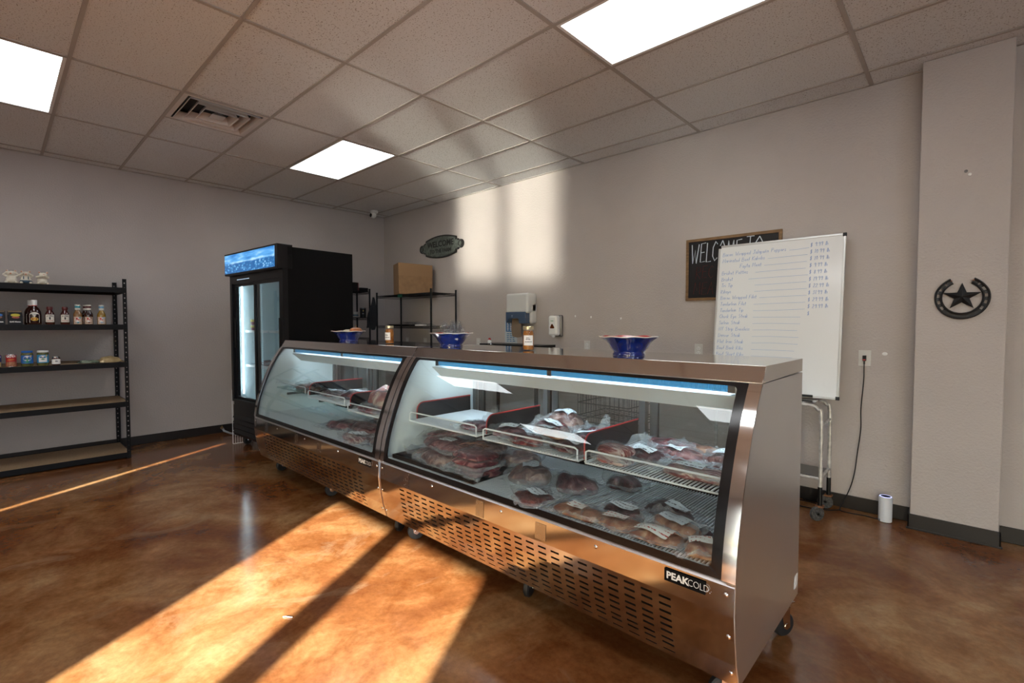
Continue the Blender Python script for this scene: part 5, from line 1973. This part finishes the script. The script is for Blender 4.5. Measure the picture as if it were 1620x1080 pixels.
def hf(i, j):
    th = math.radians(-90 + (i / nA - .5) * 2 * 151)
    ex = 1 - .10 * max(0, (abs(i / nA - .5) * 2 - .72)) / .28
    k = rad[j]
    return (HC[0] + .130 * k * math.cos(th) * ex, -.150 - dep[j], HC[1] - .006 + .137 * k * math.sin(th))


def hskip(i, j):
    a_ = abs(i + .5 - nA / 2)
    return j == 2 and 9 < a_ < 27.5 and (int(a_ - 9) % 4) in (1, 2)


h.grid(nA, 5, hf, hskip)
h.build('horseshoe', M_IRON, hs_, solid=.006, recalc=False, angle=50)
pts_ = []
for k in range(10):
    rr = .088 if k % 2 == 0 else .0345
    th = math.radians(90 + 36 * k)
    pts_.append((HC[0] + rr * math.cos(th) * 1.08, HC[1] - .003 + rr * math.sin(th)))
vs = [(HC[0], -.178, HC[1] - .003)] + [(a_, -.156, c) for a_, c in pts_] + [(a_, -.150, c) for a_, c in pts_]
MB().add(vs, [(0, 1 + k, 1 + (k + 1) % 10) for k in range(10)] + [(1 + k, 11 + k, 11 + (k + 1) % 10, 1 + (k + 1) % 10) for k in range(10)] + [tuple(11 + k for k in range(10))]).build('star', M_IRON, hs_, angle=10)
for s_ in (-1, 1):
    MB().ball((HC[0] + s_ * .050, -.164, HC[1] + .098), .0045, 8, 6).build('nail', mat('copper_nail', (.35, .16, .09), .4, .8), hs_)
# wall marks
for k, (x_, y_, z_, la) in enumerate(((6.765, -.141, 2.305, 'small dark screw high on the column, the upper of two'), (6.783, -.141, 2.283, 'small pale wall anchor on the column just under the dark screw'))):
    tag(MB().lathe([(.009, 0), (.009, -.004), (.004, -.006)], (x_, y_, z_), 12, axis='y').build('wall_screw', M_GREYMET if k == 0 else M_WHITE), la, 'screw')
tag(MB().ball((6.377, -.001, 1.150), (.016, .002, .013), 14, 6).build('plaster_patch', M_WHITE), 'small round white plaster patch on the wall left of the wall plate', 'patch')
for k, (x_, z_, la) in enumerate(((3.72, 1.445, 'leftmost white wall chip above the near case'), (3.92, 1.432, 'middle white wall chip above the near case'), (4.275, 1.415, 'rightmost white wall chip above the near case'))):
    tag(MB().ball((x_, -.0005, z_), (.009, .002, .012), 10, 6).build('wall_chip', M_WHITE), la, 'wall chip', 'white chips in the paint')

# ------------------------------------------------------------------ single stroke handwriting
G = {
    'A': (.7, [[(0, 0), (.3, 1), (.6, 0)], [(.12, .4), (.48, .4)]]), 'B': (.7, [[(0, 0), (0, 1), (.4, .95), (.45, .7), (.05, .52), (.55, .45), (.5, .05), (0, 0)]]),
    'C': (.65, [[(.5, .85), (.3, 1), (.05, .7), (.05, .25), (.3, 0), (.55, .15)]]), 'D': (.7, [[(0, 0), (0, 1), (.45, .8), (.55, .4), (.35, .05), (0, 0)]]),
    'E': (.6, [[(.5, 1), (0, .97), (0, 0), (.5, .03)], [(0, .5), (.4, .52)]]), 'F': (.6, [[(.5, 1), (0, .97), (0, 0)], [(0, .5), (.4, .52)]]),
    'I': (.3, [[(.08, 1), (.08, 0)]]),
    'J': (.6, [[(.1, 1), (.6, 1)], [(.35, 1), (.35, .15), (.15, 0), (0, .2)]]), 'K': (.6, [[(0, 0), (0, 1)], [(.5, 1), (0, .45), (.55, 0)]]),
    'L': (.55, [[(0, 1), (0, 0), (.5, .02)]]), 'M': (.85, [[(0, 0), (.1, 1), (.35, .3), (.62, 1), (.72, 0)]]), 'N': (.7, [[(0, 0), (0, 1), (.5, 0), (.5, 1)]]),
    'O': (.75, [[(.3, 1), (.05, .7), (.05, .3), (.3, 0), (.55, .3), (.55, .7), (.3, 1)]]), 'P': (.6, [[(0, 0), (0, 1), (.45, .9), (.45, .6), (0, .48)]]),
    'R': (.65, [[(0, 0), (0, 1), (.45, .9), (.45, .6), (0, .5), (.5, 0)]]), 'S': (.6, [[(.45, .9), (.2, 1), (.03, .75), (.42, .4), (.35, .05), (0, .1)]]),
    'T': (.65, [[(0, 1), (.6, 1)], [(.3, 1), (.3, 0)]]), 'W': (.95, [[(0, 1), (.2, 0), (.4, .7), (.6, 0), (.8, 1)]]), 'Y': (.6, [[(0, 1), (.25, .5), (.5, 1)], [(.25, .5), (.2, 0)]]),
    'a': (.5, [[(.35, .5), (.05, .45), (.05, .05), (.35, .1), (.36, .5), (.4, 0)]]), 'b': (.5, [[(0, 1), (0, 0), (.35, .1), (.3, .5), (0, .35)]]), 'c': (.42, [[(.33, .42), (.1, .5), (.03, .15), (.33, .05)]]),
    'd': (.5, [[(.36, 1), (.36, 0), (.05, .05), (.08, .5), (.36, .4)]]), 'e': (.45, [[(.03, .25), (.35, .3), (.2, .52), (.03, .2), (.2, 0), (.38, .1)]]), 'f': (.4, [[(.35, .95), (.15, .9), (.12, 0)], [(0, .5), (.3, .5)]]),
    'g': (.5, [[(.35, .5), (.05, .4), (.08, .05), (.36, .15), (.36, -.35), (.05, -.3)]]), 'h': (.5, [[(0, 1), (0, 0)], [(0, .35), (.3, .5), (.36, 0)]]), 'i': (.22, [[(.06, .5), (.06, 0)], [(.06, .7), (.07, .76)]]),
    'j': (.25, [[(.1, .5), (.1, -.3), (-.05, -.3)]]), 'k': (.45, [[(0, 1), (0, 0)], [(.33, .5), (0, .22), (.35, 0)]]), 'l': (.22, [[(.05, 1), (.05, 0)]]), 'm': (.7, [[(0, .5), (0, 0)], [(0, .4), (.22, .5), (.26, 0)], [(.26, .4), (.5, .5), (.54, 0)]]),
    'n': (.5, [[(0, .5), (0, 0)], [(0, .35), (.28, .5), (.34, 0)]]), 'o': (.5, [[(.2, .5), (.02, .25), (.2, 0), (.38, .25), (.2, .5)]]), 'p': (.5, [[(0, .5), (0, -.35)], [(0, .4), (.33, .45), (.3, .05), (0, .05)]]),
    'r': (.4, [[(0, .5), (0, 0)], [(0, .3), (.25, .5)]]), 's': (.4, [[(.3, .45), (.08, .48), (.05, .3), (.28, .18), (.22, 0), (0, .04)]]), 't': (.4, [[(.15, .9), (.15, .05), (.3, 0)], [(0, .55), (.33, .55)]]),
    'u': (.5, [[(0, .5), (.05, .05), (.3, .05), (.34, .5)]]), 'v': (.45, [[(0, .5), (.16, 0), (.34, .5)]]), 'w': (.62, [[(0, .5), (.13, 0), (.26, .4), (.38, 0), (.5, .5)]]), 'x': (.42, [[(0, .5), (.33, 0)], [(.33, .5), (0, 0)]]), 'y': (.45, [[(0, .5), (.16, .05)], [(.34, .5), (.05, -.35)]]), '\u00f1': (.5, [[(0, .5), (0, 0)], [(0, .35), (.28, .5), (.34, 0)], [(0, .68), (.3, .72)]]),
    '0': (.6, [[(.25, 1), (.03, .5), (.25, 0), (.45, .5), (.25, 1)]]), '1': (.3, [[(.05, .85), (.12, 1), (.12, 0)]]), '2': (.55, [[(.03, .8), (.25, 1), (.4, .75), (0, 0), (.45, .02)]]), '3': (.55, [[(.05, .9), (.35, .9), (.15, .55), (.4, .3), (.2, 0), (0, .1)]]),
    '8': (.55, [[(.4, .85), (.2, 1), (.05, .78), (.4, .3), (.22, 0), (.03, .25), (.4, .85)]]), '9': (.55, [[(.4, .9), (.15, 1), (.05, .65), (.4, .65), (.4, .95), (.35, 0)]]),
    '$': (.55, [[(.4, .85), (.08, .85), (.08, .55), (.4, .45), (.38, .12), (.03, .15)], [(.23, 1.1), (.23, -.1)]]), '.': (.2, [[(.05, 0), (.07, .04)]]),
    '-': (.4, [[(0, .4), (.3, .4)]]),
}


def write(b, s, u0, v0, h, fm, r, rnd, slope=0.0, ws=1.0):
    u = u0
    for ch in s:
        if ch == ' ':
            u += h * .5
            continue
        w_, strokes = G[ch]
        jv = rnd.uniform(-.05, .05) * h
        for st in strokes:
            p = [fm(u + x_ * h * .92 * ws + .12 * y_ * h * ws, v0 + y_ * h + jv + slope * (u - u0)) for x_, y_ in st]
            b.tube(p, r, 4)
        u += w_ * h * 1.02 * ws
    return u


# chalkboard
ck = thing('chalkboard', 'wood framed black chalkboard with white writing, half behind the whiteboard', 'chalkboard', (5.33, -.02, 1.565))
X0, X1, Z0, Z1 = 4.942, 5.715, 1.567, 2.109
bx('slate', mat('slate_black', (.006, .006, .007), .35), (X0 + .02, X1 - .02, -.014, -.002, Z0 + .02, Z1 - .02), ck)
M_WOOD = mat('frame_wood', (.20, .115, .05), .55, vary=.25, vscale=12, stretch=(1, 1, 6))
fr_w = MB()
fr_w.box(X0, X1, -.024, -.002, Z1 - .024, Z1).box(X0, X1, -.024, -.002, Z0, Z0 + .024).box(X0, X0 + .024, -.024, -.002, Z0 + .024, Z1 - .024).box(X1 - .024, X1, -.024, -.002, Z0 + .024, Z1 - .024)
fr_w.build('wooden_frame', M_WOOD, ck, bevel=.002)
R_ = random.Random(3)
t = MB()
fmw = lambda u, v: (u, -.0155, v)
write(t, 'WELCOME', 4.985, 1.900, .165, fmw, .0042, R_, .02, .52)
write(t, 'TO', 5.44, 1.925, .15, fmw, .0040, R_, .02, .70)
t.build('chalk_writing', mat('chalk_white', (.70, .78, .85), .8), ck)
t = MB()
write(t, 'REC', 5.03, 1.76, .105, fmw, .0030, R_, 0, .8)
write(t, 'MEA', 5.01, 1.62, .105, fmw, .0030, R_, 0, .8)
t.build('red_writing', mat('chalk_dull_red', (.085, .014, .012), .8), ck)

# whiteboard leaning against the wall on the cart
WB_W, WB_H = .895, 1.20
lean = math.atan2(.135, 1.165)
wb = thing('whiteboard', 'tall whiteboard with a handwritten blue price list leaning on the wall above the cart', 'whiteboard', (5.70, -.215, .822))
ol = ORG[wb]


def wf(u, v, d):
    """u across, v up the board, d out of its face (before leaning)"""
    return (ol[0] + u, ol[1] - d, ol[2] + v)


def wbox(b, u0, u1, v0, v1, d0, d1):
    return b.box(ol[0] + u0, ol[0] + u1, ol[1] - d1, ol[1] - d0, ol[2] + v0, ol[2] + v1)


M_WBS = mat('whiteboard_enamel', (.82, .85, .86), .20, coat=.5, coat_r=.12)
M_ALU = mat('aluminium', (.62, .63, .62), .35, .7)
wbox(MB(), -WB_W / 2 + .008, WB_W / 2 - .008, .008, WB_H - .008, -.004, .006).build('board', M_WBS, wb)
f_ = MB()
wbox(f_, -WB_W / 2, WB_W / 2, 0, .016, -.006, .010)
wbox(f_, -WB_W / 2, WB_W / 2, WB_H - .016, WB_H, -.006, .010)
wbox(f_, -WB_W / 2, -WB_W / 2 + .016, .016, WB_H - .016, -.006, .010)
wbox(f_, WB_W / 2 - .016, WB_W / 2, .016, WB_H - .016, -.006, .010)
f_.build('aluminium_frame', M_ALU, wb, bevel=.002)
for su in (-1, 1):
    for v0 in (0, WB_H - .026):
        c_ = MB()
        u0 = su * WB_W / 2 + (-.022 if su > 0 else -.002)
        wbox(c_, u0, u0 + .024, v0 + (.002 if v0 else -.002), v0 + (.028 if v0 else .024), -.007, .0115)
        c_.build('corner_cap', M_BLACK, wb, bevel=.003)
items = ['Bacon Wrapped Jalape\u00f1o Poppers', 'Marinated Beef Kabobs', 'Fajita Meat', 'Brisket Patties', 'Brisket', 'Tri Tip', 'Ribeye', 'Bacon Wrapped Filet', 'Tenderloin Filet', 'Tenderloin Tip',
         'Chuck Eye Steak', 'Sirloin Steak', 'NY Strip Boneless', 'Denver Steak', 'Flat Iron Steak', 'Beef Back Ribs', 'Beef Short Ribs', 'Arm Roast Boneless', 'Chuck Roast', 'Stew Meat']
prices = ['$ 9.99 lb', '$ 10.99 lb', '$ 10.99 lb', '$ 9.99 lb', '$ 8.99 lb', '$ 19.99 lb', '$ 22.99 lb', '$ 31.99 lb', '$ 29.99 lb', '$ 29.99 lb', '$']
R_ = random.Random(5)
fw_ = lambda u, v: wf(u, v, .0068)
M_PEN = mat('marker_blue', (.10, .26, .60), .6)
M_PEN2 = mat('marker_line_blue', (.26, .42, .68), .6)
for k, s_ in enumerate(items):
    v = WB_H - .095 - k * .0515
    u0 = -WB_W / 2 + .038 + (.14 if k == 2 else 0) - .0012 * max(0, k - 12) * 2
    t = MB()
    e = write(t, s_, u0, v, .031 if k < 4 else .0295, fw_, .0012, R_, .01)
    t.build('item_name', M_PEN, wb)
    ue = .21 - (.0 if k < 10 else .035) - (.03 if k > 14 else 0) + R_.uniform(-.01, .01)
    if k < 18:
        MB().tube([fw_(max(e + .02, -.15 if k != 4 else -.20), v + .006), fw_((e + ue) / 2, v + .008 + R_.uniform(-.003, .003)), fw_(ue, v + .008 + (.004 if k < 10 else -.004))], .0012, 4).build('leader_line', M_PEN2, wb)
    if k < len(prices):
        t = MB()
        write(t, prices[k], .225, v + .018, .028, fw_, .0014, R_, .01)
        t.build('price', M_PEN, wb)
wb.rotation_euler = (-lean, 0, 0)
tag(MB().tube([(5.86, -.245, .838), (5.99, -.245, .838)], .009, 12).build('marker_pen', M_BLACK), 'black marker lying on the cart at the foot of the whiteboard', 'marker')

# steel cart
ct = thing('cart', 'white and bare metal tube cart with rusty castered legs carrying the whiteboard', 'cart', (5.75, -.26, 0))
M_TUBEW = mat('worn_white_paint', (.62, .62, .60), .35, .3, vary=.35, vscale=25, vcol=(.35, .34, .33))
for y_ in (-.405, -.115):
    p = spline([(5.37, y_, .10), (5.37, y_, .70), (5.385, y_, .765), (5.43, y_, .795), (5.75, y_, .798), (6.0, y_, .795), (6.055, y_, .770), (6.078, y_, .70), (6.080, y_, .10)], 6)
    MB().tube(p, .013, 10).build('leg_frame', M_TUBEW, ct)
for z_ in (.665, .30):
    for x_ in (5.37, 6.08):
        MB().tube([(x_, -.405, z_), (x_, -.115, z_)], .010, 8).build('crossbar', M_TUBEW, ct)
for y_ in (-.405, -.115):
    MB().tube([(5.37, y_, .29), (6.08, y_, .29)], .011, 8).build('side_rail', M_TUBEW, ct)
bx('top_plate', M_STEELTOP, (5.39, 6.03, -.40, -.12, .806, .816), ct, bevel=.003)
bx('lower_tray', M_GREYMET, (5.38, 6.07, -.395, -.125, .296, .302), ct)
for x_ in (5.37, 6.08):
    for y_ in (-.405, -.115):
        MB().tube([(x_, y_, .095), (x_, y_, .235)], .0142, 10).build('black_leg_sleeve', M_BLACK, ct)
M_RUST = mat('rust', (.16, .065, .025), .8, vary=.4, vscale=90)
for x_ in (5.37, 6.08):
    for y_ in (-.405, -.115):
        aw = .9 if y_ < -.3 else .25
        w_ = MB()
        n = 24
        vs = []
        for r0, h0 in [(.012, -.012), (.046, -.012), (.050, -.008), (.050, .008), (.046, .012), (.012, .012)]:
            for k in range(n):
                th = 2 * PI * k / n
                a_ = r0 * math.cos(th) - .02
                vs.append((x_ + a_ * math.cos(aw) - h0 * math.sin(aw), y_ + a_ * math.sin(aw) + h0 * math.cos(aw), .051 + r0 * math.sin(th)))
        w_.add(vs, [(i * n + k, i * n + (k + 1) % n, (i + 1) * n + (k + 1) % n, (i + 1) * n + k) for i in range(5) for k in range(n)])
        wo = w_.build('wheel', mat('worn_rubber', (.06, .058, .055), .8, vary=.6, vscale=80), ct)
        MB().box(x_ - .024, x_ + .024, y_ - .024, y_ + .024, .096, .108).build('rusty_fork', M_RUST, ct).parent = wo

# dark prep table behind the cases and a spray bottle on it
pt_ = thing('prep_table', 'narrow dark topped table standing under the towel dispenser behind the cases', 'table', (3.1, -.27, 0))
bx('top', M_BLACK, (2.66, 3.545, -.42, -.12, 1.108, 1.136), pt_, bevel=.003)
for x_ in (2.70, 3.50):
    for y_ in (-.39, -.15):
        bx('leg', M_BLACK, (x_ - .015, x_ + .015, y_ - .015, y_ + .015, 0, 1.108), pt_)
sb = thing('spray_bottle', 'white bottle with red trigger at the left end of the dark prep table', 'bottle', (2.70, -.30, 1.137))
MB().lathe([(.001, 1.137), (.022, 1.137), (.024, 1.15), (.022, 1.165), (.010, 1.178), (.001, 1.18)], (2.705, -.30, 0), 20, cap=False).build('bottle', M_WHITE, sb)
MB().prism([(2.685, 1.172), (2.70, 1.198), (2.715, 1.195), (2.722, 1.176), (2.71, 1.165), (2.70, 1.150), (2.695, 1.152), (2.70, 1.168)], lambda a, c: (a, -.308, c), lambda a, c: (a, -.292, c)).build('red_trigger', M_RED, sb)
tag(MB().tube([(2.82, -.44, 1.128), (2.90, -.43, 1.122)], .006, 8).lathe([(.010, 1.12), (.012, 1.13), (.006, 1.139)], (2.86, -.425, 0), 12).build('clamp', M_CHROME), 'small chrome clamp on the front edge of the dark prep table', 'clamp')

# stacked wire baskets on the floor behind the near case, seen through its glass
M_CRATE = mat('crate_grey', (.16, .155, .15), .5, .6)
for q, (z_, la) in enumerate(((.02, 'lower grey wire basket behind the near case'), (.34, 'middle grey wire basket behind the near case'), (.66, 'upper grey wire basket behind the near case'))):
    c_ = MB()
    for zz in (z_, z_ + .10, z_ + .20, z_ + .28):
        c_.tube([(4.62, -1.22, zz), (5.06, -1.22, zz), (5.06, -.82, zz), (4.62, -.82, zz), (4.62, -1.22, zz)], .004, 6)
    for k in range(12):
        xx = 4.62 + .44 * k / 11
        c_.tube([(xx, -1.22, z_), (xx, -1.22, z_ + .28)], .002, 5).tube([(xx, -.82, z_), (xx, -.82, z_ + .28)], .002, 5).tube([(xx, -1.22, z_), (xx, -.82, z_)], .002, 5)
        yy = -1.22 + .40 * k / 11
        c_.tube([(4.62, yy, z_), (4.62, yy, z_ + .28)], .002, 5).tube([(5.06, yy, z_), (5.06, yy, z_ + .28)], .002, 5)
    tag(c_.build('wire_basket', M_CRATE), la, 'basket', 'wire baskets behind the near case')
# scrap on the floor
tag(MB().tube(spline([(4.503, -3.394, .003), (4.514, -3.384, .004), (4.526, -3.378, .004), (4.537, -3.367, .003)], 4), .0022, 6).build('plastic_scrap', M_WHITE), 'tiny white plastic scrap on the sunlit floor', 'scrap')
